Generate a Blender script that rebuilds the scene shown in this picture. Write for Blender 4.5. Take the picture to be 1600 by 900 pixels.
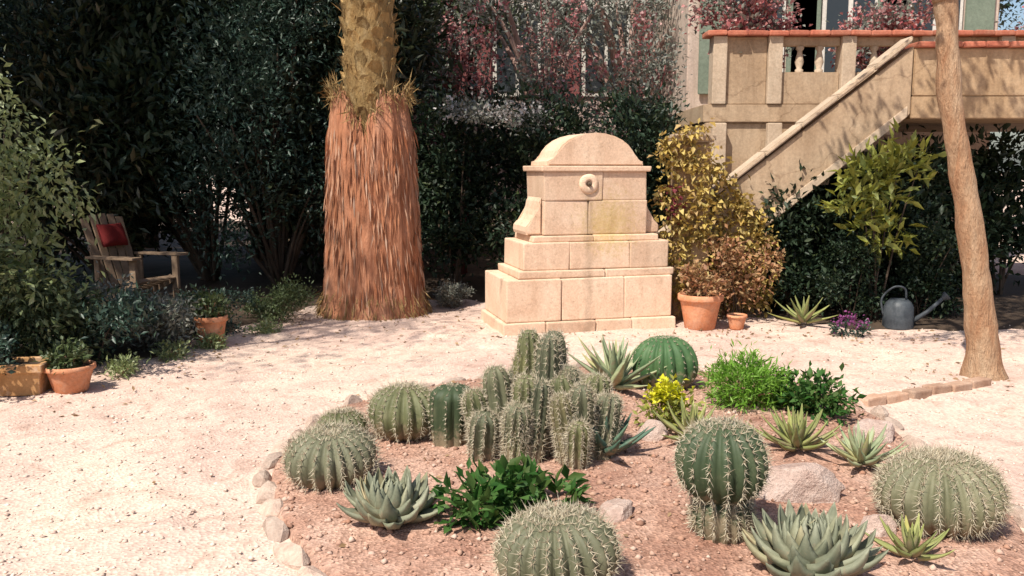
import bpy, bmesh, math, random
import numpy as np
from mathutils import Vector, Matrix, noise

# ------------------------------------------------------------------ scene, camera, light
scene = bpy.context.scene
for o in list(bpy.data.objects):
    bpy.data.objects.remove(o)
C = scene.collection
R = math.radians

cam_d = bpy.data.cameras.new('Camera')
cam = bpy.data.objects.new('Camera', cam_d)
C.objects.link(cam)
cam.location = (0, 0, 1.65)
cam.rotation_euler = (R(90 - 7.806), 0, 0)
cam_d.sensor_width = 36
cam_d.lens = 36 * 1386 / 1600
cam_d.clip_end = 2000
scene.camera = cam

SUN_EL = R(56)
SUN_DIR = Vector((-0.62, -0.78, 0)).normalized()          # horizontal direction towards the sun
world = bpy.data.worlds.new('World')
scene.world = world
world.use_nodes = True
wn = world.node_tree
bg = wn.nodes['Background']
sky = wn.nodes.new('ShaderNodeTexSky')
sky.sky_type = 'NISHITA'
sky.sun_disc = False
sky.sun_elevation = SUN_EL
sky.sun_rotation = math.atan2(SUN_DIR.x, SUN_DIR.y)
sky.dust_density = 2.0
wn.links.new(sky.outputs[0], bg.inputs[0])
bg.inputs[1].default_value = 0.10

sun_d = bpy.data.lights.new('Sun', 'SUN')
sun_d.energy = 4.6
sun_d.angle = R(0.55)
sun_d.color = (1.0, 0.93, 0.82)
sun = bpy.data.objects.new('Sun', sun_d)
C.objects.link(sun)
sv = Vector((SUN_DIR.x * math.cos(SUN_EL), SUN_DIR.y * math.cos(SUN_EL), math.sin(SUN_EL)))
sun.rotation_euler = sv.to_track_quat('Z', 'Y').to_euler()
sun.location = (-6, -6, 12)

scene.view_settings.view_transform = 'Standard'
scene.view_settings.look = 'None'
scene.view_settings.gamma = 1
scene.view_settings.exposure = 0.55
scene.render.resolution_x = 1024
scene.render.resolution_y = 576

# ------------------------------------------------------------------ helpers
def tag(o, label=None, cat=None, group=None, kind=None):
    if label: o['label'] = label
    if cat: o['category'] = cat
    if group: o['group'] = group
    if kind: o['kind'] = kind
    return o

def empty(name, loc=(0, 0, 0), rz=0, label=None, cat=None, group=None):
    o = bpy.data.objects.new(name, None)
    C.objects.link(o)
    o.location = loc
    o.rotation_euler = (0, 0, rz)
    o.empty_display_size = 0.1
    return tag(o, label, cat, group)

def link(name, me, m=None, parent=None, loc=None, rot=None, scl=None):
    o = bpy.data.objects.new(name, me)
    C.objects.link(o)
    if m is not None and len(me.materials) == 0:
        me.materials.append(m)
    o.parent = parent
    if loc is not None: o.location = loc
    if rot is not None: o.rotation_euler = rot
    if scl is not None: o.scale = scl if hasattr(scl, '__len__') else (scl,) * 3
    return o

def pymesh(name, vs, fs, smooth=False):
    me = bpy.data.meshes.new(name)
    me.from_pydata([tuple(v) for v in vs], [], fs)
    if smooth:
        me.polygons.foreach_set('use_smooth', [True] * len(me.polygons))
    me.update()
    return me

def bmmesh(name, bm, smooth=False):
    me = bpy.data.meshes.new(name)
    bmesh.ops.recalc_face_normals(bm, faces=bm.faces)
    bm.to_mesh(me)
    bm.free()
    if smooth:
        me.polygons.foreach_set('use_smooth', [True] * len(me.polygons))
    return me

def copy_tree(o, parent=None, loc=None, rz=None, scl=None, label=None, group=None):
    c = o.copy()
    C.objects.link(c)
    c.parent = parent
    if loc is not None: c.location = loc
    if rz is not None: c.rotation_euler = (0, 0, rz)
    if scl is not None: c.scale = scl if hasattr(scl, '__len__') else (scl,) * 3
    if label: c['label'] = label
    if group: c['group'] = group
    for ch in list(o.children):
        copy_tree(ch, c)
    return c

def block(sx, sy, sz, seed=0, bev=0.015, jit=0.006, name='block', seg=2):
    """a dressed stone: box centred on x/y with its bottom at z = 0, worn edges"""
    rnd = random.Random(seed)
    bm = bmesh.new()
    bmesh.ops.create_cube(bm, size=1)
    for v in bm.verts:
        v.co = Vector((v.co.x * sx, v.co.y * sy, (v.co.z + .5) * sz))
        v.co += Vector((rnd.uniform(-1, 1), rnd.uniform(-1, 1), rnd.uniform(-1, 1) * .5)) * jit
    bmesh.ops.bevel(bm, geom=list(bm.edges), offset=bev, segments=seg, affect='EDGES', profile=.6)
    return bmmesh(name, bm)

def rock(seed, sx, sy, sz, sub=2, rough=.22, name='rock', smooth=True):
    bm = bmesh.new()
    bmesh.ops.create_icosphere(bm, subdivisions=sub, radius=1)
    off = Vector((seed * 3.1, seed * 1.7, seed * 5.3))
    for v in bm.verts:
        d = 1 + rough * noise.noise(v.co * 1.3 + off) + rough * .5 * noise.noise(v.co * 3.1 + off)
        c = v.co * d
        v.co = Vector((c.x * sx, c.y * sy, max(c.z, -.45) * sz))
    return bmmesh(name, bm, smooth)

def crag(seed, sx, sy, sz, sub=3, cuts=16, name='rock'):
    """angular broken stone: a sphere cut back by random planes"""
    rr = random.Random(seed)
    pl = []
    for _ in range(cuts):
        n_ = Vector((rr.gauss(0, 1), rr.gauss(0, 1), rr.gauss(0, 1))).normalized()
        pl.append((n_, rr.uniform(.62, .92)))
    bm = bmesh.new()
    bmesh.ops.create_icosphere(bm, subdivisions=sub, radius=1)
    off = Vector((seed * 2.3, seed, 1))
    for v in bm.verts:
        d = v.co.normalized()
        k = 1.0
        for n_, h in pl:
            q = d.dot(n_)
            if q > .05: k = min(k, h / q)
        k *= 1 + .06 * noise.noise(d * 3 + off)
        c = d * k
        v.co = Vector((c.x * sx, c.y * sy, max(c.z, -.6) * sz))
    return bmmesh(name, bm, False)

def tube(path, radii, n=10, cap=True, nz=0.0, nsc=4.0, name='tube', squash=None):
    """skin a polyline"""
    P = [Vector(p) for p in path]
    vs, fs = [], []
    up = Vector((0.13, 0.97, 0.21))
    for i, p in enumerate(P):
        t = (P[min(i + 1, len(P) - 1)] - P[max(i - 1, 0)]).normalized()
        a = t.cross(up)
        if a.length < .1: a = t.cross(Vector((1, 0, 0)))
        a.normalize()
        b = t.cross(a).normalized()
        for k in range(n):
            th = 2 * math.pi * k / n
            d = a * math.cos(th) + b * math.sin(th)
            r = radii[i]
            if nz: r *= 1 + nz * noise.noise((p + d * r) * nsc)
            vs.append(p + d * r)
    for i in range(len(P) - 1):
        for k in range(n):
            k2 = (k + 1) % n
            fs.append((i * n + k, i * n + k2, (i + 1) * n + k2, (i + 1) * n + k))
    if cap:
        fs.append(tuple(range(n - 1, -1, -1)))
        m = (len(P) - 1) * n
        fs.append(tuple(range(m, m + n)))
    return vs, fs

def join(parts):
    vs, fs = [], []
    for v, f in parts:
        o = len(vs)
        vs += list(v)
        fs += [tuple(i + o for i in q) for q in f]
    return vs, fs

def smooth_path(pts, n):
    """Catmull-Rom through pts"""
    P = [Vector(p) for p in pts]
    P = [P[0] * 2 - P[1]] + P + [P[-1] * 2 - P[-2]]
    out = []
    segs = len(P) - 3
    for i in range(n + 1):
        t = i / n * segs
        k = min(int(t), segs - 1)
        t -= k
        a, b, c, d = P[k:k + 4]
        out.append(.5 * ((2 * b) + (c - a) * t + (2 * a - 5 * b + 4 * c - d) * t * t + (3 * b - a - 3 * c + d) * t ** 3))
    return out

def lathe(prof, n=24, wob=0.0, seed=0):
    vs, fs = [], []
    for j, (r, z) in enumerate(prof):
        for k in range(n):
            th = 2 * math.pi * k / n
            rr = r * (1 + wob * noise.noise(Vector((math.cos(th), math.sin(th), z * 3 + seed))))
            vs.append((rr * math.cos(th), rr * math.sin(th), z))
    for j in range(len(prof) - 1):
        for k in range(n):
            k2 = (k + 1) % n
            fs.append((j * n + k, j * n + k2, (j + 1) * n + k2, (j + 1) * n + k))
    return vs, fs

def leaf_mesh(name, cen, dirs, L, W, rng, fold=.25, droop=0.0):
    """one folded leaf blade (two triangles) at each centre"""
    N = len(cen)
    d = dirs / (np.linalg.norm(dirs, axis=1, keepdims=True) + 1e-9)
    s = np.cross(d, rng.normal(size=(N, 3)) * .55 + np.array([0, 0, 1.0]))
    s /= (np.linalg.norm(s, axis=1, keepdims=True) + 1e-9)
    n = np.cross(s, d)
    k = rng.uniform(.65, 1.25, size=(N, 1))
    L = L * k
    W = W * k
    v = np.empty((N, 4, 3))
    v[:, 0] = cen
    mid = cen + d * L * .45
    v[:, 1] = mid + s * W * .5 + n * W * fold
    v[:, 2] = mid - s * W * .5 + n * W * fold
    v[:, 3] = cen + d * L + np.array([0, 0, -1.0]) * L * droop
    base = (np.arange(N) * 4)[:, None]
    f = np.concatenate([base + np.array([[0, 2, 3]]), base + np.array([[0, 3, 1]])], axis=1).reshape(-1)
    me = bpy.data.meshes.new(name)
    me.vertices.add(4 * N)
    me.vertices.foreach_set('co', v.reshape(-1))
    me.loops.add(6 * N)
    me.loops.foreach_set('vertex_index', f.astype(np.int32))
    me.polygons.add(2 * N)
    me.polygons.foreach_set('loop_start', (np.arange(2 * N) * 3).astype(np.int32))
    me.polygons.foreach_set('loop_total', np.full(2 * N, 3, dtype=np.int32))
    me.update(calc_edges=True)
    me.validate()
    return me

def crown(rng, lobes, nclump, per, spread, up=.25, inner=.35):
    """leaf centres and directions clumped over the lobes (cx,cy,cz,rx,ry,rz)"""
    lobes = np.array(lobes, float)
    w = lobes[:, 3] * lobes[:, 5] + lobes[:, 4] * lobes[:, 5] + lobes[:, 3] * lobes[:, 4]
    idx = rng.choice(len(lobes), nclump, p=w / w.sum())
    u = rng.normal(size=(nclump, 3))
    u /= np.linalg.norm(u, axis=1, keepdims=True)
    rad = 1 - (1 - inner) * rng.random((nclump, 1)) ** 2.2
    rad *= rng.uniform(.85, 1.12, (nclump, 1))
    cc = lobes[idx, :3] + u * rad * lobes[idx, 3:]
    cc[:, 2] = np.maximum(cc[:, 2], .04)
    sz = rng.uniform(.6, 1.5, (nclump, 1))
    cen = np.repeat(cc, per, axis=0) + rng.normal(size=(nclump * per, 3)) * spread * np.repeat(sz, per, axis=0)
    cen[:, 2] = np.maximum(cen[:, 2], .02)
    dirs = np.repeat(u, per, axis=0) * .8 + rng.normal(size=(nclump * per, 3)) * .75
    dirs[:, 2] += up
    return cen, dirs, cc

# ------------------------------------------------------------------ materials
def nodes_of(name):
    m = bpy.data.materials.new(name)
    m.use_nodes = True
    nt = m.node_tree
    return m, nt, nt.nodes['Principled BSDF']

def ramp(nt, fac, stops):
    r = nt.nodes.new('ShaderNodeValToRGB')
    el = r.color_ramp.elements
    while len(el) < len(stops): el.new(.5)
    for e, (p, c) in zip(el, stops):
        e.position = p
        e.color = (*c, 1)
    nt.links.new(fac, r.inputs[0])
    return r.outputs[0]

def nz(nt, scale, detail=6, rough=.6, vec=None, dist=0.0):
    t = nt.nodes.new('ShaderNodeTexNoise')
    t.inputs['Scale'].default_value = scale
    t.inputs['Detail'].default_value = detail
    t.inputs['Roughness'].default_value = rough
    t.inputs['Distortion'].default_value = dist
    if vec is not None: nt.links.new(vec, t.inputs['Vector'])
    return t.outputs['Fac']

def position(nt, sc=None):
    g = nt.nodes.new('ShaderNodeNewGeometry')
    if sc is None: return g.outputs['Position']
    mp = nt.nodes.new('ShaderNodeMapping')
    mp.inputs['Scale'].default_value = sc
    nt.links.new(g.outputs['Position'], mp.inputs['Vector'])
    return mp.outputs[0]

def mixc(nt, fac, a, b, mode='MIX'):
    m = nt.nodes.new('ShaderNodeMix')
    m.data_type = 'RGBA'
    m.blend_type = mode
    if isinstance(fac, float): m.inputs[0].default_value = fac
    else: nt.links.new(fac, m.inputs[0])
    for i, c in ((6, a), (7, b)):
        if isinstance(c, tuple): m.inputs[i].default_value = (*c, 1)
        else: nt.links.new(c, m.inputs[i])
    return m.outputs[2]

def bump(nt, bsdf, h, strength, dist=.02):
    b = nt.nodes.new('ShaderNodeBump')
    b.inputs['Strength'].default_value = strength
    b.inputs['Distance'].default_value = dist
    nt.links.new(h, b.inputs['Height'])
    nt.links.new(b.outputs[0], bsdf.inputs['Normal'])

def surf(name, c1, c2, c3=None, scale=3.0, fine=40.0, rough=.85, bs=.35, vscale=None, vary=.0, bd=.01, stain=.0, bloom=.0):
    """mottled matt surface"""
    m, nt, b = nodes_of(name)
    p = position(nt, vscale)
    a = nz(nt, scale, 8, .65, p, .4)
    stops = [(.3, c1), (.7, c2)] if c3 is None else [(.28, c1), (.5, c2), (.72, c3)]
    col = ramp(nt, a, stops)
    f = nz(nt, fine, 4, .7, p)
    dk = ramp(nt, f, [(.25, (.72, .72, .72)), (.7, (1.08, 1.08, 1.08))])
    col = mixc(nt, 1.0, col, dk, 'MULTIPLY')
    if stain:                                               # rain streaks and blotches
        ps = position(nt, (4, 4, .55))
        d1 = ramp(nt, nz(nt, 1.2, 7, .7, ps, .5), [(.30, (.50, .46, .42)), (.55, (1, 1, 1))])
        col = mixc(nt, stain, col, d1, 'MULTIPLY')
        cr = nt.nodes.new('ShaderNodeTexVoronoi'); cr.feature = 'DISTANCE_TO_EDGE'; cr.inputs['Scale'].default_value = 1.1
        wv = nt.nodes.new('ShaderNodeTexNoise'); wv.inputs['Scale'].default_value = 3.5; wv.inputs['Detail'].default_value = 6
        nt.links.new(p, wv.inputs['Vector'])
        nt.links.new(mixc(nt, .28, p, wv.outputs['Color']), cr.inputs['Vector'])
        ck = ramp(nt, cr.outputs['Distance'], [(.0, (.45, .40, .36)), (.010, (1, 1, 1))])
        col = mixc(nt, stain * .9, col, ck, 'MULTIPLY')
    if bloom:                                               # lime bloom
        lm = ramp(nt, nz(nt, 7, 8, .75, p, .5), [(.5, (0, 0, 0)), (.68, (1, 1, 1))])
        lm2 = nt.nodes.new('ShaderNodeMath'); lm2.operation = 'MULTIPLY'; lm2.inputs[1].default_value = bloom
        nt.links.new(lm, lm2.inputs[0])
        col = mixc(nt, lm2.outputs[0], col, (.62, .50, .41))
    if vary:
        oi = nt.nodes.new('ShaderNodeObjectInfo')
        v = ramp(nt, oi.outputs['Random'], [(0, (1 - vary,) * 3), (1, (1 + vary, 1 + vary * .9, 1 + vary * .8))])
        col = mixc(nt, 1.0, col, v, 'MULTIPLY')
    nt.links.new(col, b.inputs['Base Color'])
    b.inputs['Roughness'].default_value = rough
    b.inputs['Specular IOR Level'].default_value = .25
    ad = nt.nodes.new('ShaderNodeMath'); ad.operation = 'ADD'
    nt.links.new(a, ad.inputs[0]); nt.links.new(f, ad.inputs[1])
    bump(nt, b, ad.outputs[0], bs, bd)
    return m

def leafmat(name, cols, rough=.45, trans=.25, spec=.4):
    m, nt, b = nodes_of(name)
    g = nt.nodes.new('ShaderNodeNewGeometry')
    k = len(cols)
    col = ramp(nt, g.outputs['Random Per Island'], [(i / max(1, k - 1), c) for i, c in enumerate(cols)])
    nt.links.new(col, b.inputs['Base Color'])
    b.inputs['Roughness'].default_value = rough
    b.inputs['Specular IOR Level'].default_value = spec
    if trans:
        t = nt.nodes.new('ShaderNodeBsdfTranslucent')
        nt.links.new(col, t.inputs[0])
        mx = nt.nodes.new('ShaderNodeMixShader')
        mx.inputs[0].default_value = trans
        nt.links.new(b.outputs[0], mx.inputs[1])
        nt.links.new(t.outputs[0], mx.inputs[2])
        nt.links.new(mx.outputs[0], nt.nodes['Material Output'].inputs[0])
    return m

def plain(name, c, rough=.6, metal=0.0):
    m, nt, b = nodes_of(name)
    b.inputs['Base Color'].default_value = (*c, 1)
    b.inputs['Roughness'].default_value = rough
    b.inputs['Metallic'].default_value = metal
    return m

M = {}
# pale trodden gravel
m, nt, b = nodes_of('gravel'); M['gravel'] = m
p = position(nt)
big = ramp(nt, nz(nt, .8, 6, .6, p, .8), [(.28, (.47, .345, .295)), (.5, (.57, .44, .375)), (.72, (.64, .525, .43))])
vo = nt.nodes.new('ShaderNodeTexVoronoi'); vo.inputs['Scale'].default_value = 55
nt.links.new(p, vo.inputs['Vector'])
grit = ramp(nt, vo.outputs['Color'], [(.1, (.80, .77, .75)), (.5, (1.0, .97, .95)), (.9, (1.12, 1.09, 1.06))])
col = mixc(nt, 1.0, big, grit, 'MULTIPLY')
patch = ramp(nt, nz(nt, 3.5, 5, .7, p, 1.2), [(.30, (.76, .70, .67)), (.48, (1, 1, 1)), (.75, (1.06, 1.05, 1.03))])
col = mixc(nt, 1.0, col, patch, 'MULTIPLY')
nt.links.new(col, b.inputs['Base Color'])
b.inputs['Roughness'].default_value = .95
b.inputs['Specular IOR Level'].default_value = .1
bump(nt, b, vo.outputs['Distance'], .5, .012)
# bed soil: reddish crushed stone
m, nt, b = nodes_of('soil'); M['soil'] = m
p = position(nt)
big = ramp(nt, nz(nt, 2.2, 7, .65, p, .6), [(.3, (.27, .145, .105)), (.5, (.40, .25, .19)), (.72, (.51, .36, .29))])
vo = nt.nodes.new('ShaderNodeTexVoronoi'); vo.inputs['Scale'].default_value = 70
nt.links.new(p, vo.inputs['Vector'])
grit = ramp(nt, vo.outputs['Color'], [(.1, (.6, .55, .52)), (.5, (.95, .93, .92)), (.9, (1.25, 1.2, 1.15))])
nt.links.new(mixc(nt, 1.0, big, grit, 'MULTIPLY'), b.inputs['Base Color'])
b.inputs['Roughness'].default_value = .95
b.inputs['Specular IOR Level'].default_value = .1
bump(nt, b, vo.outputs['Distance'], .7, .012)

M['dark_soil'] = surf('dark_soil', (.04, .028, .02), (.09, .06, .04), scale=3, fine=60)
M['pebble'] = leafmat('pebble', [(.36, .27, .22), (.55, .44, .36), (.66, .55, .45), (.50, .36, .30), (.72, .63, .54)], .9, 0, .2)
M['bed_pebble'] = leafmat('bed_pebble', [(.24, .13, .09), (.40, .25, .18), (.48, .33, .26), (.34, .18, .12), (.55, .42, .34)], .9, 0, .2)
M['edging'] = surf('edging', (.36, .25, .20), (.49, .375, .305), (.57, .47, .39), scale=9, fine=70, bs=.9, vary=.22)
M['boulder'] = surf('boulder', (.42, .28, .23), (.55, .41, .345), (.63, .51, .45), scale=8, fine=70, bs=.9, bd=.02)

# sandstone of the fountain with ochre lichen
m, nt, b = nodes_of('sandstone'); M['sandstone'] = m
p = position(nt)
base = ramp(nt, nz(nt, 2.6, 8, .65, p, .5), [(.28, (.62, .435, .315)), (.5, (.70, .515, .385)), (.72, (.75, .59, .46))])
fine = ramp(nt, nz(nt, 55, 4, .7, p), [(.25, (.75, .73, .7)), (.7, (1.08, 1.07, 1.05))])
base = mixc(nt, 1.0, base, fine, 'MULTIPLY')
vd = nt.nodes.new('ShaderNodeVectorMath'); vd.operation = 'DISTANCE'
nt.links.new(p, vd.inputs[0]); vd.inputs[1].default_value = (1.0, 8.95, 1.08)
ln = nt.nodes.new('ShaderNodeMath'); ln.operation = 'MULTIPLY_ADD'
nt.links.new(nz(nt, 22, 9, .85, p, .4), ln.inputs[0]); ln.inputs[1].default_value = 1.25
nt.links.new(vd.outputs['Value'], ln.inputs[2])
mask = ramp(nt, ln.outputs[0], [(.70, (1, 1, 1)), (1.0, (0, 0, 0))])
lich = ramp(nt, nz(nt, 25, 5, .7, p), [(.3, (.45, .31, .08)), (.7, (.60, .47, .17))])
mm = nt.nodes.new('ShaderNodeMath'); mm.operation = 'MULTIPLY'; mm.inputs[1].default_value = .62
nt.links.new(mask, mm.inputs[0])
base = mixc(nt, mm.outputs[0], base, lich)
ps_ = position(nt, (5, 5, .9))
drip = ramp(nt, nz(nt, 1.3, 6, .7, ps_, .4), [(.30, (.70, .65, .60)), (.52, (1, 1, 1))])
base = mixc(nt, .5, base, drip, 'MULTIPLY')
# damp streak below the spout
xyz = nt.nodes.new('ShaderNodeSeparateXYZ'); nt.links.new(p, xyz.inputs[0])
def mth(op, a, b_):
    q = nt.nodes.new('ShaderNodeMath'); q.operation = op; q.use_clamp = op == 'SMOOTH_MIN'
    for i_, v_ in ((0, a), (1, b_)):
        if isinstance(v_, (int, float)): q.inputs[i_].default_value = v_
        else: nt.links.new(v_, q.inputs[i_])
    return q.outputs[0]
dx_ = mth('ABSOLUTE', mth('SUBTRACT', mth('ADD', xyz.outputs['X'], mth('MULTIPLY', nz(nt, 7, 4, .6, p), .10)), .82), 0)
stk = ramp(nt, mth('ADD', dx_, mth('MULTIPLY', nz(nt, 30, 5, .7, p), .05)), [(.035, (1, 1, 1)), (.085, (0, 0, 0))])
stk = mth('MULTIPLY', mth('MULTIPLY', stk, mth('LESS_THAN', xyz.outputs['Z'], 1.44)), .3)
base = mixc(nt, stk, base, (.20, .15, .10))
oi = nt.nodes.new('ShaderNodeObjectInfo')
base = mixc(nt, 1.0, base, ramp(nt, oi.outputs['Random'], [(0, (.86, .84, .82)), (1, (1.1, 1.1, 1.1))]), 'MULTIPLY')
nt.links.new(base, b.inputs['Base Color'])
b.inputs['Roughness'].default_value = .9
b.inputs['Specular IOR Level'].default_value = .15
pit = ramp(nt, nz(nt, 22, 9, .8, p), [(.33, (0, 0, 0)), (.45, (1, 1, 1))])
bump(nt, b, mixc(nt, .5, nz(nt, 9, 9, .75, p), pit), .45, .015)

M['plaster'] = surf('plaster', (.35, .24, .15), (.45, .325, .215), (.53, .405, .28), scale=1.6, fine=35, bs=.3, stain=.55)
M['plaster_ochre'] = surf('plaster_ochre', (.35, .225, .125), (.44, .30, .18), (.52, .385, .255), scale=1.8, fine=35, bs=.35, stain=.55)
M['pale_stone'] = surf('pale_stone', (.42, .31, .22), (.52, .405, .295), (.58, .47, .355), scale=3, fine=40, bs=.3, vary=.06, stain=.2)
M['step_stone'] = surf('step_stone', (.38, .28, .22), (.52, .41, .33), scale=3, fine=40, bs=.3, vary=.08)
M['house_wall'] = surf('house_wall', (.50, .38, .32), (.60, .48, .40), (.66, .56, .47), scale=.8, fine=25, bs=.2, stain=.55)
M['coping'] = surf('coping', (.36, .10, .065), (.47, .16, .10), (.52, .24, .16), scale=4, fine=35, bs=.3, vary=.18)
M['terracotta'] = surf('terracotta', (.48, .17, .08), (.60, .25, .125), (.64, .34, .21), scale=5, fine=50, bs=.2, vary=.1, bloom=.3)
M['terracotta_brown'] = surf('terracotta_brown', (.36, .18, .07), (.48, .27, .12), scale=5, fine=50, bs=.2, bloom=.55)
M['brick'] = surf('brick', (.30, .17, .11), (.42, .27, .19), (.5, .36, .27), scale=6, fine=50, bs=.3, vary=.2)
M['bark_palm'] = surf('bark_palm', (.37, .14, .065), (.43, .195, .11), (.44, .255, .175), scale=.5, fine=5, bs=.65, vscale=(6, 6, 1.5), bd=.04)
M['bark_strip'] = leafmat('bark_strip', [(.26, .095, .045), (.38, .17, .09), (.44, .24, .15), (.40, .27, .20)], .85, .0, .15)
M['palm_fibre'] = surf('palm_fibre', (.20, .115, .045), (.32, .21, .085), (.43, .32, .17), scale=3, fine=14, bs=.9, vscale=(3, 3, 1.2), bd=.03, vary=.35)
M['bark_slim'] = surf('bark_slim', (.34, .15, .07), (.42, .255, .15), (.49, .35, .23), scale=1.5, fine=7, bs=1.0, vscale=(5, 5, 1.1), bd=.04)
M['bark_pink'] = surf('bark_pink', (.28, .15, .12), (.42, .27, .23), (.5, .36, .32), scale=1.6, fine=9, bs=.7, vscale=(4, 4, .9))
M['bark_red'] = surf('bark_red', (.13, .04, .04), (.22, .08, .075), scale=1.6, fine=9, bs=.7, vscale=(4, 4, .9))
M['bark_dark'] = surf('bark_dark', (.05, .035, .025), (.12, .085, .06), scale=2, fine=10, bs=.7, vscale=(4, 4, .9))
M['wood'] = surf('wood', (.15, .10, .065), (.24, .17, .115), scale=2, fine=20, bs=.4, vscale=(6, 6, 6), vary=.1)
M['red_cloth'] = surf('red_cloth', (.11, .008, .008), (.17, .014, .012), scale=3, fine=90, bs=.3)
M['zinc'] = surf('zinc', (.035, .04, .048), (.06, .07, .08), (.09, .10, .11), scale=9, fine=60, rough=.5, bs=.1)
M['dark_glass'] = plain('dark_glass', (.03, .035, .04), .08)
M['shutter'] = surf('shutter', (.16, .20, .15), (.22, .26, .20), scale=3, fine=30, bs=.2)
M['pink_wall'] = surf('pink_wall', (.44, .31, .28), (.54, .41, .37), (.60, .49, .44), scale=.8, fine=25, bs=.2, stain=.55)
M['shutter_red'] = surf('shutter_red', (.20, .06, .06), (.27, .10, .095), scale=3, fine=30, bs=.2)
M['frame_white'] = surf('frame_white', (.62, .58, .52), (.7, .66, .6), scale=3, fine=30, bs=.1)

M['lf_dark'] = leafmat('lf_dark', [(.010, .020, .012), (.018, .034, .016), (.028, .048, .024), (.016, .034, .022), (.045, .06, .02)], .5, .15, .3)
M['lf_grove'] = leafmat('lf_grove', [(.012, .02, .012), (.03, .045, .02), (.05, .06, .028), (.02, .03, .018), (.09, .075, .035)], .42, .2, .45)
M['lf_mid'] = leafmat('lf_mid', [(.035, .055, .02), (.07, .10, .035), (.11, .14, .06)], .5, .25)
M['lf_bushy'] = leafmat('lf_bushy', [(.06, .085, .035), (.11, .14, .06), (.17, .20, .10)], .5, .3)
M['lf_light'] = leafmat('lf_light', [(.18, .23, .08), (.28, .34, .14), (.40, .45, .25), (.22, .28, .11)], .5, .4)
M['lf_olive'] = leafmat('lf_olive', [(.10, .115, .085), (.17, .185, .15), (.27, .27, .235), (.13, .14, .12)], .55, .25)
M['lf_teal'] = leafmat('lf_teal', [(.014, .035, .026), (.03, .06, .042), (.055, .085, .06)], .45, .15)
M['lf_bright'] = leafmat('lf_bright', [(.10, .23, .015), (.16, .33, .035), (.23, .40, .07)], .5, .4)
M['lf_green'] = leafmat('lf_green', [(.02, .07, .012), (.04, .12, .02), (.085, .17, .045), (.06, .10, .02)], .6, .35, .25)
M['lf_yellow'] = leafmat('lf_yellow', [(.20, .22, .03), (.30, .30, .06), (.16, .20, .05)], .5, .3)
M['lf_ochre'] = leafmat('lf_ochre', [(.38, .25, .06), (.50, .37, .10), (.58, .46, .16), (.42, .28, .12), (.32, .27, .08)], .6, .3)
M['lf_rust'] = leafmat('lf_rust', [(.30, .13, .06), (.40, .21, .10), (.36, .25, .12), (.26, .11, .07)], .6, .25)
M['bract'] = leafmat('bract', [(.36, .09, .10), (.48, .21, .20), (.26, .06, .075), (.55, .33, .30), (.42, .24, .25)], .6, .3)
M['maroon'] = leafmat('maroon', [(.12, .02, .03), (.2, .04, .05)], .6, .25)
M['purple'] = leafmat('purple', [(.20, .04, .16), (.28, .08, .22)], .6, .25)
M['yellow_petal'] = leafmat('yellow_petal', [(.60, .62, .02), (.72, .66, .04), (.5, .56, .03)], .5, .3)
M['pale_flower'] = leafmat('pale_flower', [(.55, .52, .50), (.66, .62, .6)], .6, .3)
M['litter'] = leafmat('litter', [(.16, .085, .04), (.26, .16, .08), (.33, .22, .12), (.12, .07, .04)], .7, .15)
M['frond'] = leafmat('frond', [(.045, .075, .02), (.08, .12, .04), (.11, .14, .05)], .45, .2)
M['spine'] = leafmat('spine', [(.50, .43, .30), (.62, .56, .43), (.42, .34, .24)], .6, .25)
M['spine_gold'] = leafmat('spine_gold', [(.55, .42, .14), (.66, .55, .25)], .6, .25)

def cactus_mat(name, c1, c2, c3):
    m, nt, b = nodes_of(name)
    p = position(nt)
    col = ramp(nt, nz(nt, 9, 6, .6, p), [(.3, c1), (.55, c2), (.75, c3)])
    tc = nt.nodes.new('ShaderNodeTexCoord')
    sx = nt.nodes.new('ShaderNodeSeparateXYZ')
    nt.links.new(tc.outputs['Generated'], sx.inputs[0])
    ck = nt.nodes.new('ShaderNodeMath'); ck.operation = 'MULTIPLY_ADD'; ck.inputs[1].default_value = -.45
    nt.links.new(sx.outputs['Z'], ck.inputs[0])
    nt.links.new(nz(nt, 11, 8, .8, p, .8), ck.inputs[2])
    oi = nt.nodes.new('ShaderNodeObjectInfo')
    col = mixc(nt, 1.0, col, ramp(nt, oi.outputs['Random'], [(0, (.72, .74, .70)), (.5, (1, 1, 1)), (.9, (1.18, 1.14, 1.05)), (1, (1.25, 1.0, .75))]), 'MULTIPLY')
    scar = ramp(nt, ck.outputs[0], [(.33, (0, 0, 0)), (.45, (1, 1, 1))])
    sm = nt.nodes.new('ShaderNodeMath'); sm.operation = 'MULTIPLY'; sm.inputs[1].default_value = .75
    nt.links.new(scar, sm.inputs[0])
    col = mixc(nt, sm.outputs[0], col, (.27, .21, .14))
    nt.links.new(col, b.inputs['Base Color'])
    b.inputs['Roughness'].default_value = .62
    b.inputs['Specular IOR Level'].default_value = .3
    bump(nt, b, nz(nt, 60, 4, .6, p), .2, .004)
    return m
M['cac_grey'] = cactus_mat('cac_grey', (.105, .108, .064), (.15, .15, .094), (.235, .225, .155))
M['cac_dusk'] = cactus_mat('cac_dusk', (.075, .082, .048), (.11, .115, .07), (.18, .172, .115))
M['cac_dark'] = cactus_mat('cac_dark', (.034, .054, .026), (.055, .078, .038), (.115, .12, .07))
M['cac_green'] = cactus_mat('cac_green', (.04, .095, .036), (.065, .135, .05), (.13, .19, .09))
M['cac_olive'] = cactus_mat('cac_olive', (.085, .092, .04), (.125, .13, .06), (.20, .19, .105))
M['agave_pale'] = cactus_mat('agave_pale', (.20, .25, .14), (.29, .33, .20), (.38, .40, .26))
M['agave_grey'] = cactus_mat('agave_grey', (.15, .165, .115), (.225, .235, .165), (.34, .335, .25))
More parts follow.
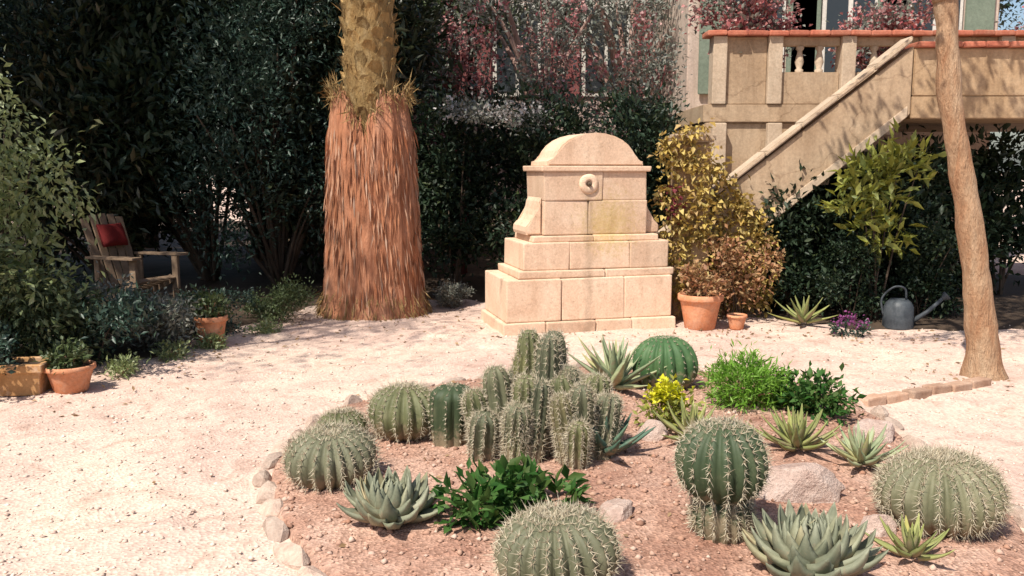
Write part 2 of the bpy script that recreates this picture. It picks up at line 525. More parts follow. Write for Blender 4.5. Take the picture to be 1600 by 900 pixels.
M['agave_teal'] = cactus_mat('agave_teal', (.05, .10, .07), (.08, .14, .10), (.12, .18, .13))
M['pad'] = cactus_mat('pad', (.17, .20, .06), (.25, .27, .10), (.33, .33, .15))

# ------------------------------------------------------------------ ground
def axis(lo, hi, step, far):
    mid = list(np.arange(lo, hi + 1e-6, step))
    out, d, v = [], step, hi
    while v < far:
        d *= 1.5; v += d; out.append(v)
    left, d, v = [], step, lo
    while v > -far:
        d *= 1.5; v -= d; left.append(v)
    return left[::-1] + mid + out

def ground_z(x, y):
    f = max(0, 1 - max(0, abs(x) - 7) / 4) * max(0, 1 - max(0, y - 13) / 4)
    p = Vector((x, y, 0))
    tr = abs(noise.noise(p * Vector((1, 1, 0)).length * .8 + Vector((9, 1, 2))))
    return f * (.022 * noise.noise(p * .9) + .016 * noise.noise(p * 2.3 + Vector((5, 3, 1))) + .012 * noise.noise(p * 4.6) + .02 * min(.35, tr))

xs, ys = axis(-5.5, 5, .045, 160), axis(2.6, 10.5, .045, 160)
gx, gy = np.meshgrid(np.array(xs), np.array(ys))
gz = np.array([[ground_z(x, y) for x in xs] for y in ys])
rf_ = random.Random(12)
for (wx, wy, wa, steps) in ((-3.6, 4.2, 1.05, 13), (-.9, 2.9, 2.05, 14), (-2.6, 3.0, .9, 6), (-1.9, 8.8, -.35, 9), (2.2, 8.2, -.45, 6), (3.2, 3.4, 1.3, 8)):
    for q in range(steps):
        wa += rf_.uniform(-.12, .12)
        wx += .62 * math.cos(wa); wy += .62 * math.sin(wa)
        side = .11 if q % 2 else -.11
        cx, cy = wx - side * math.sin(wa), wy + side * math.cos(wa)
        u = (gx - cx) * math.cos(wa) + (gy - cy) * math.sin(wa)
        w = -(gx - cx) * math.sin(wa) + (gy - cy) * math.cos(wa)
        d2 = (u / .15) ** 2 + (w / .062) ** 2
        gz += -.014 * np.exp(-d2 ** 2) + .007 * np.exp(-((np.sqrt(d2) - 1.35) / .3) ** 2)
vs = [(gx[j, i], gy[j, i], gz[j, i]) for j in range(len(ys)) for i in range(len(xs))]
nx = len(xs)
fs = [(j * nx + i, j * nx + i + 1, (j + 1) * nx + i + 1, (j + 1) * nx + i) for j in range(len(ys) - 1) for i in range(nx - 1)]
g = link('ground', pymesh('ground', vs, fs, True), M['gravel'])
tag(g, kind='structure')

def outline(pts, n):
    P = [Vector((*p, 0)) for p in pts]
    k = len(P)
    out = []
    for i in range(n):
        t = i / n * k
        a = int(t); t -= a
        A, B, D, E = P[(a - 1) % k], P[a % k], P[(a + 1) % k], P[(a + 2) % k]
        out.append(.5 * ((2 * B) + (D - A) * t + (2 * A - 5 * B + 4 * D - E) * t * t + (3 * B - A - 3 * D + E) * t ** 3))
    return out

BED = [(-1.33, 4.6), (-1.3, 5.3), (-1.12, 5.95), (-.6, 6.5), (.1, 6.95), (.9, 7.15), (1.7, 6.95), (2.3, 6.4), (2.42, 5.6),
       (2.36, 4.9), (2.40, 4.2), (2.28, 3.6), (1.9, 3.0), (1.2, 2.65), (.3, 2.6), (-.45, 2.95), (-1.0, 3.7)]
BC = Vector((.55, 4.7, 0))
bo = outline(BED, 110)
def soil_z(x, y, t):
    p = Vector((x, y, 0))
    return .035 + .075 * (1 - t ** 2.2) + .022 * noise.noise(p * 2.2) + .010 * noise.noise(p * 6)
def bed_z(x, y):
    d = Vector((x, y, 0)) - BC
    best = min(bo, key=lambda q: -((q - BC).normalized().dot(d.normalized()) if d.length > 1e-4 else 1))
    t = min(1, d.length / (best - BC).length)
    return soil_z(x, y, t)
vs, fs = [(BC.x, BC.y, soil_z(BC.x, BC.y, 0))], []
rings = 34
for r in range(1, rings + 1):
    t = r / rings
    for q in bo:
        c = BC + (q - BC) * t
        vs.append((c.x, c.y, soil_z(c.x, c.y, t) if r < rings else -.05))
n = len(bo)
for k in range(n):
    fs.append((0, 1 + k, 1 + (k + 1) % n))
for r in range(rings - 1):
    for k in range(n):
        a = 1 + r * n
        fs.append((a + k, a + n + k, a + n + (k + 1) % n, a + (k + 1) % n))
bed = link('planting_bed', pymesh('planting_bed', vs, fs, True), M['soil'])
tag(bed, kind='structure')

rnd = random.Random(4)
stone_vars = [crag(i + 20, 1, 1, 1, 2, 12, 'edging_stone') for i in range(10)]
eo = outline(BED, 700)
acc, nxt = 0, 0
for i in range(len(eo)):
    a, c = eo[i - 1], eo[i]
    acc += (c - a).length
    if acc >= nxt:
        L = rnd.uniform(.10, .17)
        w = rnd.uniform(.055, .08)
        th = math.atan2(c.y - a.y, c.x - a.x)
        o = link('edging_stone', rnd.choice(stone_vars), M['edging'], bed,
                 (c.x + rnd.uniform(-.02, .02), c.y + rnd.uniform(-.025, .025), rnd.uniform(-.012, .012)),
                 (rnd.uniform(-.15, .15), rnd.uniform(-.15, .15), th + rnd.uniform(-.2, .2)),
                 (L, w, rnd.uniform(.055, .085)))
        nxt = acc + L * 1.75
def inside_bed(x, y):
    d = Vector((x, y, 0)) - BC
    if d.length < .01: return 0
    best = max(bo, key=lambda q: (q - BC).normalized().dot(d.normalized()))
    return d.length / (best - BC).length

# loose stones lying on the gravel and in the bed
def pebbles(name, pts, m, lo, hi, seed):
    rng = np.random.default_rng(seed)
    N = len(pts)
    o8 = np.array([[1, 0, 0], [0, 1, 0], [-1, 0, 0], [0, -1, 0], [0, 0, 1], [0, 0, -1]], float)
    s = (lo + (hi - lo) * rng.random((N, 1, 1)) ** 3)
    v = o8[None] * s * rng.uniform(.6, 1.3, (N, 6, 3)) * np.array([1, 1, .6])
    a = rng.random(N) * 6.28
    x = v[:, :, 0] * np.cos(a)[:, None] - v[:, :, 1] * np.sin(a)[:, None]
    y = v[:, :, 0] * np.sin(a)[:, None] + v[:, :, 1] * np.cos(a)[:, None]
    v = np.stack([x, y, v[:, :, 2]], axis=2) + np.array(pts)[:, None, :]
    t = np.array([[0, 1, 4], [1, 2, 4], [2, 3, 4], [3, 0, 4], [1, 0, 5], [2, 1, 5], [3, 2, 5], [0, 3, 5]])
    f = (np.arange(N) * 6)[:, None, None] + t[None]
    me = pymesh(name, v.reshape(-1, 3).tolist(), f.reshape(-1, 3).tolist(), True)
    o = link(name, me, m)
    return o
rng = np.random.default_rng(3)
pg, pb = [], []
while len(pg) < 9000:
    y = 2.6 + 8.5 * rng.random() ** 1.6
    x = rng.uniform(-.75, .75) * y
    if not (abs(x) < 2.6 and inside_bed(x, y) < 1.02):
        pg.append((x, y, ground_z(x, y) + .002))
while len(pb) < 5200:
    x, y = rng.uniform(-1.4, 2.5), rng.uniform(2.6, 7.2)
    if inside_bed(x, y) < .97:
        pb.append((x, y, bed_z(x, y) + .003))
tag(pebbles('loose_gravel', pg, M['pebble'], .003, .019, 1), 'loose pale pebbles scattered over the trodden gravel', 'gravel', kind='stuff')
tag(pebbles('bed_gravel', pb, M['bed_pebble'], .004, .026, 2), 'reddish chippings covering the soil of the cactus bed', 'gravel', kind='stuff')

# dark planted soil under the shrubs on the left and along the back
def soil_patch(name, pts, m, z=.03):
    q = outline(pts, 90)
    cx = sum((p for p in q), Vector()) / len(q)
    vs, fs = [(cx.x, cx.y, z + .05)], []
    R_ = 12
    for r in range(1, R_ + 1):
        t = r / R_
        for p in q:
            c = cx + (p - cx) * t * (1 + .02 * noise.noise(p * 3))
            vs.append((c.x, c.y, z * (1 - t ** 4) + .05 * (1 - t) + .02 * noise.noise(c * 2.5) * (1 - t ** 6) + (-.03 if r == R_ else .006)))
    k = len(q)
    for i in range(k): fs.append((0, 1 + i, 1 + (i + 1) % k))
    for r in range(R_ - 1):
        for i in range(k):
            a = 1 + r * k
            fs.append((a + i, a + k + i, a + k + (i + 1) % k, a + (i + 1) % k))
    o = link(name, pymesh(name, vs, fs, True), m)
    tag(o, kind='structure')
soil_patch('shrub_border', [(-9, 5.9), (-5, 6.15), (-3.55, 6.6), (-3.0, 7.7), (-2.75, 8.6), (-2.3, 10.0), (-1.4, 10.9), (1.0, 10.5), (2.0, 12.5), (2.4, 19), (2, 27), (-5, 28), (-14, 26), (-15, 14), (-12, 8)], M['dark_soil'])
soil_patch('stair_border', [(2.75, 9.35), (3.4, 8.95), (4.4, 8.75), (6, 8.7), (8, 9.2), (9.0, 11), (8.5, 13.3), (6, 13.7), (3.2, 13.6), (2.75, 11)], M['dark_soil'])

# brick edging from the slim tree to the cactus bed
be = empty('path_edging', (0, 0, 0)); tag(be, kind='structure')
bk = block(.21, .10, .075, 5, .012, .006, 'brick')
A, B = Vector((2.40, 5.95, 0)), Vector((3.62, 6.62, 0))
nb = 6
for i in range(nb):
    c = A.lerp(B, (i + .5) / nb)
    link('brick', bk, M['brick'], be, (c.x + rnd.uniform(-.01, .01), c.y + rnd.uniform(-.015, .015), ground_z(c.x, c.y) - .022),
         (rnd.uniform(-.05, .05), rnd.uniform(-.05, .05), math.atan2(B.y - A.y, B.x - A.x) + rnd.uniform(-.08, .08)))

# ------------------------------------------------------------------ palm
palm = empty('palm_tree', (-1.56, 9.95, 0), 0, 'thick palm trunk with wide orange bark mantle below a narrower ochre stem', 'palm tree')
nA, nR = 200, 64
vs, fs = [], []
def mantle_top(th):
    d = (th + math.pi / 2 + math.pi) % (2 * math.pi) - math.pi - .02      # zero towards the courtyard
    z = 2.42 + .10 * noise.noise(Vector((math.cos(th) * 4, math.sin(th) * 4, 1))) + .14 * noise.noise(Vector((math.cos(th) * 13, math.sin(th) * 13, 4))) + .05 * noise.noise(Vector((math.cos(th) * 31, math.sin(th) * 31, 9)))
    return z - .40 * max(0, 1 - abs(d + .05) / .55) ** 1.3
for j in range(nR + 1):
    t = j / nR
    for k in range(nA):
        th = 2 * math.pi * k / nA
        z = t * mantle_top(th)
        r = .455 + .10 * (1 - z / 2.4) + .06 * math.exp(-z / .22) - .05 * max(0, t - .85) / .15
        r -= .030 * abs(noise.noise(Vector((math.cos(th) * 9, math.sin(th) * 9, z * .8 + 7)))) ** .6
        p = Vector((math.cos(th) * 6, math.sin(th) * 6, z * .55))
        r += .022 * noise.noise(p) + .012 * noise.noise(Vector((math.cos(th) * 15, math.sin(th) * 15, z * 1.3))) + .02 * noise.noise(Vector((math.cos(th) * 1.2, math.sin(th) * 1.2, z * 1.5)))
        vs.append((r * math.cos(th), r * math.sin(th), z - .04 * (j == 0)))
for (rr, dz) in ((.40, -.02), (.30, -.16), (.25, -.3)):
    for k in range(nA):
        th = 2 * math.pi * k / nA
        vs.append((rr * math.cos(th), rr * math.sin(th), mantle_top(th) + dz))
for j in range(nR + 3):
    for k in range(nA):
        k2 = (k + 1) % nA
        fs.append((j * nA + k, j * nA + k2, (j + 1) * nA + k2, (j + 1) * nA + k))
mant = link('bark_mantle', pymesh('bark_mantle', vs, fs, True), M['bark_palm'], palm)
v, f = lathe([(.27, 1.6), (.28, 2.4), (.265, 3.4), (.27, 4.6), (.30, 5.6), (.30, 6.0), (.12, 6.3)], 28, .06)
link('trunk', pymesh('trunk', v, f, True), M['palm_fibre'], palm)
# cut leaf bases in a spiral round the stem
bm = bmesh.new()
pts = [(-.075, 0, -.12), (.075, 0, -.12), (.105, -.01, .02), (.06, -.055, .12), (-.06, -.055, .12), (-.105, -.01, .02)]
fr = [bm.verts.new(p) for p in [(-.06, -.02, -.10), (.06, -.02, -.10), (.10, -.035, .02), (.055, -.085, .10), (-.055, -.085, .10), (-.10, -.035, .02)]]
bk_ = [bm.verts.new((p[0] * .9, .06, p[2])) for p in [(-.06, 0, -.11), (.06, 0, -.11), (.10, 0, .02), (.055, 0, .07), (-.055, 0, .07), (-.10, 0, .02)]]
bm.faces.new(fr)
for i in range(6): bm.faces.new((fr[i], bk_[i], bk_[(i + 1) % 6], fr[(i + 1) % 6]))
boot = bmmesh('leaf_base', bm)
for i in range(230):
    z = 1.93 + i * .0172
    th = i * 2.399963
    r = .245
    o = link('leaf_base', boot, M['palm_fibre'], palm, (r * math.cos(th), r * math.sin(th), z),
             (rnd.uniform(-.1, .1), rnd.uniform(-.12, .12), th + math.pi / 2), (rnd.uniform(.62, .85), rnd.uniform(.5, .95), rnd.uniform(.6, 1.0)))
# matted bark strips lying on the mantle
rng = np.random.default_rng(18)
K = 1500
th = rng.random(K) * 6.283
zz = rng.uniform(.15, 2.1, K)
rr_ = .462 + .10 * (1 - zz / 2.4) + .06 * np.exp(-zz / .22) - .012
ce = np.stack([rr_ * np.cos(th), rr_ * np.sin(th), zz], axis=1)
dd = np.stack([np.cos(th) * .10, np.sin(th) * .10, -np.ones(K)], axis=1) + rng.normal(size=(K, 3)) * np.array([.06, .06, .1])
tag(link('bark_strips', leaf_mesh('bark_strips', ce, dd, .24, .022, rng), M['bark_strip'], palm), kind='stuff')
# hanging fibres round the torn rim and the stem
rng = np.random.default_rng(17)
K = 900
th = rng.random(K) * 6.283
zz = np.array([mantle_top(t) for t in th]) + rng.normal(size=K) * .05
rr_ = np.where(rng.random(K) < .65, .43, .28)
zz = np.where(rr_ < .3, rng.uniform(2.1, 5.6, K), zz)
ce = np.stack([rr_ * np.cos(th), rr_ * np.sin(th), zz], axis=1)
dd = np.stack([np.cos(th) * .35, np.sin(th) * .35, rng.normal(size=K) * .9], axis=1) + rng.normal(size=(K, 3)) * .25
K2 = 700
th2 = rng.random(K2) * 6.283
zb = rng.random(K2) ** 2 * .30
rb_ = .575 + .05 * np.exp(-zb / .22) - zb * .12
ce = np.concatenate([ce, np.stack([rb_ * np.cos(th2), rb_ * np.sin(th2), zb + .02], axis=1)])
dd = np.concatenate([dd, np.stack([np.cos(th2) * .45, np.sin(th2) * .45, -.5 - rng.random(K2)], axis=1) + rng.normal(size=(K2, 3)) * .25])
tag(link('fibres', leaf_mesh('fibres', ce, dd, .15, .012, rng), M['palm_fibre'], palm), kind='stuff')
# fronds
def frond_mesh(seed):
    rn = random.Random(seed)
    path = [Vector((0, 0, 0))]
    ang, L, n = R(52), 2.6, 22
    for i in range(n):
        a = ang - R(88) * (i / n) ** 1.25
        path.append(path[-1] + Vector((math.cos(a), 0, math.sin(a))) * L / n)
    vs, fs = tube(path, [.028 * (1 - i / (n + 2)) + .004 for i in range(n + 1)], 5)
    for i in range(4, n + 1):
        for s in (-1, 1):
            for h in (0, .5):
                p = path[i - 1].lerp(path[i], h)
                t = (path[i] - path[i - 1]).normalized()
                l = .46 * math.sin(math.pi * min(1, .12 + .86 * i / n)) + .08
                d = (t * .55 + Vector((0, s, 0)) * .85 + Vector((0, 0, rn.uniform(.0, .35)))).normalized()
                o = len(vs)
                w = t * .02
                vs += [p - w, p + w, p + d * l * .6 + t * .008 - Vector((0, 0, .02)), p + d * l - Vector((0, 0, .10))]
                fs += [(o, o + 1, o + 2), (o, o + 2, o + 3)]
    return pymesh('frond', vs, fs)
fv = [frond_mesh(i) for i in range(3)]
for i in range(32):
    th = i * 2.399963
    k = i / 32
    link('frond', fv[i % 3], M['frond'], palm, (.12 * math.cos(th), .12 * math.sin(th), 5.75 + .45 * k), (0, R(26) - R(62) * k, th), rnd.uniform(.78, .95))

# ------------------------------------------------------------------ stone fountain
FX, FY, FR = .66, 9.26, R(15)
fo = empty('stone_fountain', (FX, FY, 0), FR, 'stepped sandstone wall fountain with a rounded top and yellow lichen', 'fountain')
def course(x0, x1, z0, z1, depth, widths, seed, yoff=0):
    tot = sum(widths); x = x0
    for i, w in enumerate(widths):
        W = (x1 - x0) * w / tot
        link('stone_block', block(W - .003, depth + random.Random(seed + i).uniform(-.01, .012), z1 - z0 - .002, seed * 7 + i, .013, .006, 'stone_block'), M['sandstone'], fo, (x + W / 2, yoff, z0))
        x += W
course(-.90, .93, -.03, .12, 1.00, [1, 1.2, .9, 1.1], 1)
course(-.865, .895, .12, .545, .92, [1.1, 1.3, 1], 2)
course(-.73, .93, .545, .625, .86, [1.2, 1], 3)
course(-.67, .88, .625, .90, .78, [.9, 1.2, .8], 4)
course(-.44, .665, .965, 1.31, .62, [1, 1.35], 5)
course(-.44, .665, 1.31, 1.60, .62, [1.3, 1], 6)
course(-.56, .78, .90, .965, .70, [1, 1.1], 7)
def profile_stone(name, prof, y0, y1, bev=.014):
    bm = bmesh.new()
    a = [bm.verts.new((x, y0, z)) for x, z in prof]
    c = [bm.verts.new((x, y1, z)) for x, z in prof]
    bm.faces.new(a); bm.faces.new(c[::-1])
    for i in range(len(prof)): bm.faces.new((a[i], c[i], c[(i + 1) % len(prof)], a[(i + 1) % len(prof)]))
    bmesh.ops.bevel(bm, geom=[e for e in bm.edges if abs(e.verts[0].co.y - e.verts[1].co.y) < .01], offset=bev, segments=2, affect='EDGES')
    return link(name, bmmesh(name, bm), M['sandstone'], fo)
# scrolls leaning on both sides of the upper courses
for s_, x_ in ((-1, -.444), (1, .669)):
    pr = [(0, .968), (.155, .968), (.165, 1.0), (.16, 1.05), (.13, 1.085), (.085, 1.11), (.055, 1.16), (.035, 1.22), (.02, 1.30), (0, 1.34)]
    pr = [(x_ + s_ * q, z) for q, z in pr]
    profile_stone('scroll', pr if s_ > 0 else pr[::-1], -.25, .25)
# moulding and rounded cap
course(-.475, .70, 1.60, 1.655, .68, [1], 8)
cap = [(-.40, 1.658), (.625, 1.658), (.62, 1.70), (.555, 1.715)]
for k in range(13):
    an = R(8) + R(164) * k / 12
    cap.append((.1125 + .43 * math.cos(an), 1.70 + .285 * math.sin(an)))
cap += [(-.33, 1.715), (-.395, 1.70)]
profile_stone('arched_cap', cap, -.30, .30)
# spout boss: a turned disc with a mouth
v, f = lathe([(.004, .0), (.03, .0), (.034, .022), (.055, .026), (.085, .022), (.10, .01), (.105, -.01)], 22, .05)
sp = link('spout', pymesh('spout', v, f, True), M['sandstone'], fo, (.03, -.315, 1.475), (R(90), 0, 0))
v, f = tube([(0, 0, 0), (0, -.03, 0), (0, -.045, -.004)], [.02, .02, .018], 10, True)
link('pipe', pymesh('pipe', v, f, True), M['bark_dark'], sp, (0, 0, .002), (R(-90), 0, 0))

# ------------------------------------------------------------------ staircase, terrace and house
def box(x0, x1, y0, y1, z0, z1, bev=.012, name='box'):
    bm = bmesh.new()
    bmesh.ops.create_cube(bm, size=1)
    for v in bm.verts:
        v.co = Vector((x0 + (v.co.x + .5) * (x1 - x0), y0 + (v.co.y + .5) * (y1 - y0), z0 + (v.co.z + .5) * (z1 - z0)))
    if bev: bmesh.ops.bevel(bm, geom=list(bm.edges), offset=bev, segments=2, affect='EDGES')
    return bmmesh(name, bm)

def prism(pts, y0, y1, bev=.012, name='prism'):
    bm = bmesh.new()
    a = [bm.verts.new((x, y0, z)) for x, z in pts]
    c = [bm.verts.new((x, y1, z)) for x, z in pts]
    bm.faces.new(a); bm.faces.new(c[::-1])
    for i in range(len(pts)): bm.faces.new((a[i], c[i], c[(i + 1) % len(pts)], a[(i + 1) % len(pts)]))
    if bev: bmesh.ops.bevel(bm, geom=list(bm.edges), offset=bev, segments=2, affect='EDGES')
    return bmmesh(name, bm)

st = empty('stone_staircase', (0, 0, 0), 0, 'outdoor staircase with a sloping plastered parapet rising to the terrace', 'staircase')
Z = lambda x: (x - 1.2) * .8
fl = link('flank_wall', prism([(1.25, -.05), (2.68, -.05), (2.68, Z(2.68) - .26), (4.28, Z(4.28) - .26), (4.28, Z(4.2) + .52), (1.25, Z(1.25) + .52)], 9.70, 9.92, .01), M['plaster'], st)
nc = 8
for i in range(nc):
    xa, xb = 1.22 + i * 3.03 / nc + .003, 1.22 + (i + 1) * 3.03 / nc - .003
    dz = rnd.uniform(-.006, .008)
    link('coping_slab', prism([(xa, Z(xa) + .523), (xb, Z(xb) + .523), (xb, Z(xb) + .585 + dz), (xa, Z(xa) + .585 + dz + rnd.uniform(-.006, .006))], 9.66 + rnd.uniform(-.01, .008), 9.96, .014), M['pale_stone'], st)
link('string_course', prism([(2.70, Z(2.70) - .255), (4.24, Z(4.24) - .255), (4.24, Z(4.24) - .14), (2.70, Z(2.70) - .14)], 9.675, 9.70, .006), M['pale_stone'], st)
ns = 13
for i in range(ns):
    x0 = 1.2 + i * 3 / ns
    z1 = (i + 1) * 2.4 / ns
    link('step', box(x0 + .003, x0 + 3 / ns + .02, 9.93, 10.88, max(-.04, z1 - .40), z1 - .002, .008), M['step_stone'], st)
link('newel_pillar', box(1.72, 2.10, 9.44, 9.70 - .003, -.05, 1.90, .02), M['plaster_ochre'], st)
link('newel_cap', box(1.68, 2.14, 9.40, 9.72, 1.903, 1.99, .02), M['pale_stone'], st)

te = empty('terrace', (0, 0, 0), 0, 'raised terrace with plastered parapet, pale posts and red tile coping', 'terrace')
link('floor_slab', box(2.32, 10.5, 10.955, 13.98, 2.18, 2.395, .01), M['plaster'], te)
link('landing_slab', box(4.29, 10.5, 9.72, 10.895, 2.16, 2.395, .01), M['plaster_ochre'], te)
link('side_wall', box(2.34, 2.60, 10.95, 13.97, -.05, 2.177, .01), M['plaster'], te)
link('retaining_wall', box(2.61, 4.28, 11.00, 11.22, -.05, 2.177, .01), M['plaster'], te)
for x in (2.50, 3.17, 4.05):
    link('pilaster', block(.17, .10, 2.17, 90, .012, .003, 'pilaster'), M['pale_stone'], te, (x, 10.90, .0))
link('landing_parapet', box(4.30, 10.5, 9.725, 9.93, 2.398, 2.90, .012), M['plaster_ochre'], te)
pil = [2.50, 3.17, 4.05, 5.0, 5.95, 6.9]
for i, x in enumerate(pil):
    link('parapet_post', block(.17, .24, .80, 60 + i, .012, .003, 'parapet_post'), M['pale_stone'], te, (x, 11.05, 2.398))
for i in range(len(pil) - 1):
    a_, b_ = pil[i] + .088, pil[i + 1] - .088
    if i == 0:
        link('parapet_panel', box(a_, b_, 10.99, 11.11, 2.398, 3.195, .008), M['plaster'], te)
    else:                                                   # low panel, opening, upper rail
        link('parapet_panel', box(a_, b_, 10.99, 11.11, 2.398, 2.78, .008), M['plaster'], te)
        link('parapet_rail', box(a_, b_, 11.00, 11.10, 3.09, 3.195, .008), M['plaster'], te)
        w = b_ - a_
        for k in (.33, .67):
            v, f = lathe([(.05, 0), (.05, .03), (.03, .05), (.055, .12), (.045, .17), (.028, .25), (.05, .28), (.05, .308)], 12)
            link('baluster', pymesh('baluster', v, f, True), M['pale_stone'], te, (a_ + w * k, 11.05, 2.781))
tile = block(.235, .34, .06, 9, .014, .004, 'coping_tile')
for i in range(32):
    link('coping_tile', tile, M['coping'], te, (2.45 + i * .245, 11.05 + rnd.uniform(-.008, .008), 3.20), (rnd.uniform(-.02, .02), rnd.uniform(-.03, .03), rnd.uniform(-.03, .03)))
for i in range(25):
    link('coping_tile', tile, M['coping'], te, (4.42 + i * .245, 9.83 + rnd.uniform(-.008, .008), 2.905), (rnd.uniform(-.02, .02), rnd.uniform(-.03, .03), rnd.uniform(-.03, .03)))

ho = empty('house', (0, 0, 0), 0, 'pale pinkish house wall with shuttered windows above the terrace', 'house')
link('wall', box(2.7, 7.45, 14.0, 17.5, -.05, 5.6, .02), M['house_wall'], ho)
rf = link('roof', prism([(2.45, 5.605), (7.7, 5.605), (7.7, 5.70), (5.1, 6.9), (2.45, 5.70)], 13.7, 17.8, .02), M['coping'], ho)
for xw in (3.75, 5.15, 6.45):
    w = link('window', box(xw - .42, xw + .42, 13.955, 13.997, 2.75, 4.75, .005), M['frame_white'], ho)
    for s in (-1, 1):
        link('pane', box(xw + s * .2 - .16, xw + s * .2 + .16, 13.94, 13.953, 2.85, 4.65, .0), M['dark_glass'], w)
        link('shutter', box(xw + s * .67 - .22, xw + s * .67 + .22, 13.92, 13.96, 2.75, 4.75, .008), M['shutter'], w)

nh = empty('neighbouring_house', (0, 0, 0), 0, 'dusty pink house showing through the trees behind the hedge', 'house')
link('wall', box(-5.2, 3.4, 19.0, 25.0, -.05, 7.0, .02), M['pink_wall'], nh)
link('roof', prism([(-5.5, 7.003), (3.7, 7.003), (3.7, 7.1), (-.9, 8.9), (-5.5, 7.1)], 18.7, 25.3, .02), M['coping'], nh)
link('plinth', box(-5.22, 3.42, 18.94, 18.997, -.05, .7, .01), M['pale_stone'], nh)
for xw in (-3.6, -1.75, .1, 1.95):
    w = link('window', box(xw - .5, xw + .5, 18.95, 18.997, 3.1, 5.0, .005), M['frame_white'], nh)
    for q in (-1, 1):
        link('pane', box(xw + q * .23 - .19, xw + q * .23 + .19, 18.93, 18.948, 3.2, 4.9, .0), M['dark_glass'], w)
        link('shutter', box(xw + q * .78 - .25, xw + q * .78 + .25, 18.91, 18.96, 3.1, 5.0, .008), M['shutter_red'], w)

# ------------------------------------------------------------------ slim tree on the right
sl = empty('slim_tree', (3.74, 6.9, 0), 0, 'slim leaning tree with peeling orange brown bark in front of the terrace', 'tree')
pa = smooth_path([(.02, 0, -.05), (-.03, 0, .35), (-.14, 0, 1.0), (-.26, .02, 1.6), (-.37, .03, 2.1), (-.43, .04, 2.6), (-.47, .04, 3.05)], 44)
ra = [.075 * math.exp(-i / 3.5) + .118 - .034 * min(1, i / 26) + .012 * noise.noise(Vector((i * .33, 3, 1))) for i in range(45)]
f1 = smooth_path([(-.46, .04, 2.9), (-.58, .02, 3.3), (-.8, -.05, 3.9), (-1.1, -.1, 4.7)], 14)
f2 = smooth_path([(-.46, .04, 2.9), (-.30, .10, 3.3), (.05, .3, 3.9), (.5, .5, 4.7)], 14)
v, f = join([tube(pa, ra, 22, True, .16, 6), tube(f1, [.10 - .005 * i for i in range(15)], 12, True, .1, 5), tube(f2, [.085 - .004 * i for i in range(15)], 12, True, .1, 5)])
link('trunk', pymesh('trunk', v, f, True), M['bark_slim'], sl)
rng = np.random.default_rng(11)
ce, di, cc = crown(rng, [(-.9, 0, 4.9, 1.2, 1.2, .8), (.7, .6, 5.0, 1.2, 1.2, .8), (0, 0, 5.6, 1.2, 1.2, .8)], 220, 26, .13)
link('crown', leaf_mesh('crown', ce, di, .10, .045, rng), M['lf_mid'], sl)

# ------------------------------------------------------------------ shrubs and trees
def shrub_proto(seed, lobes, ncl, per, spread, L, W, m, stems=7, bark='bark_dark', sr=.02, up=.25, inner=.35):
    rng = np.random.default_rng(seed)
    ce, di, cc = crown(rng, lobes, ncl, per, spread, up, inner)
    me = leaf_mesh('foliage', ce, di, L, W, rng)
    me.materials.append(M[m])
    ps = []
    for i in range(stems):
        t = cc[rng.integers(len(cc))]
        a = rng.random() * 6.28
        b0 = Vector((math.cos(a) * .06, math.sin(a) * .06, -.05))
        T = Vector(t) * .93
        mid = b0.lerp(T, .5) + Vector((0, 0, .12 * T.z))
        p = smooth_path([b0, mid, T], 7)
        ps.append(tube(p, [sr * (1 - .1 * k) for k in range(8)], 6))
    v, f = join(ps)
    st_ = pymesh('stems', v, f, True)
    st_.materials.append(M[bark])
    return me, st_

def shrub(name, proto, loc, rz, scl, label, cat='shrub', group=None, parts=('foliage', 'stems')):
    e = empty(name, loc, rz, label, cat, group)
    e.scale = scl if hasattr(scl, '__len__') else (scl,) * 3
    link(parts[0], proto[0], None, e)
    link(parts[1], proto[1], None, e)
    return e

rl = random.Random(8)
def lob(w, d, h, k, seed, lift=.5):
    r_ = random.Random(seed)
    out = []
    for i in range(k):
        out.append((r_.uniform(-.5, .5) * w, r_.uniform(-.5, .5) * d, h * (lift * .5 + (1 - lift * .5) * (i + .5) / k),
                    r_.uniform(.28, .42) * w, r_.uniform(.28, .42) * d, h * r_.uniform(.16, .24)))
    return out

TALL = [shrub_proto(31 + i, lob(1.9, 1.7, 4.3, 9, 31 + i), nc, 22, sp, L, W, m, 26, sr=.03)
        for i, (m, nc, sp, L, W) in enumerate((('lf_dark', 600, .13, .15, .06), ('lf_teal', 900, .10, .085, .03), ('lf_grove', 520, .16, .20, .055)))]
g_tall = 'tall evergreen shrubs closing off the courtyard'
spots = [(-7.9, 11.2, 0, 1.0), (-6.6, 12.2, 1, 1.08), (-5.4, 11.9, 2, 1.0), (-4.2, 12.3, 0, 1.05), (-3.1, 11.8, 1, 1.0), (-2.35, 12.4, 2, 1.02)]
for i, (x, y, k, s) in enumerate(spots):
    shrub('tall_shrub', TALL[k], (x, y, 0), i * 1.7, (s, s, s * .98),
          ('tall broad leaved dark shrub at the outer end of the screen', 'tall fine leaved teal shrub behind the pale leafy bush',
           'tall long leaved shrub directly behind the wooden armchair', 'tall broad leaved dark shrub between armchair and red flowerpot',
           'tall fine leaved shrub with bare stems between flowerpot and palm', 'tall long leaved shrub close behind the palm trunk')[i], 'shrub', g_tall)
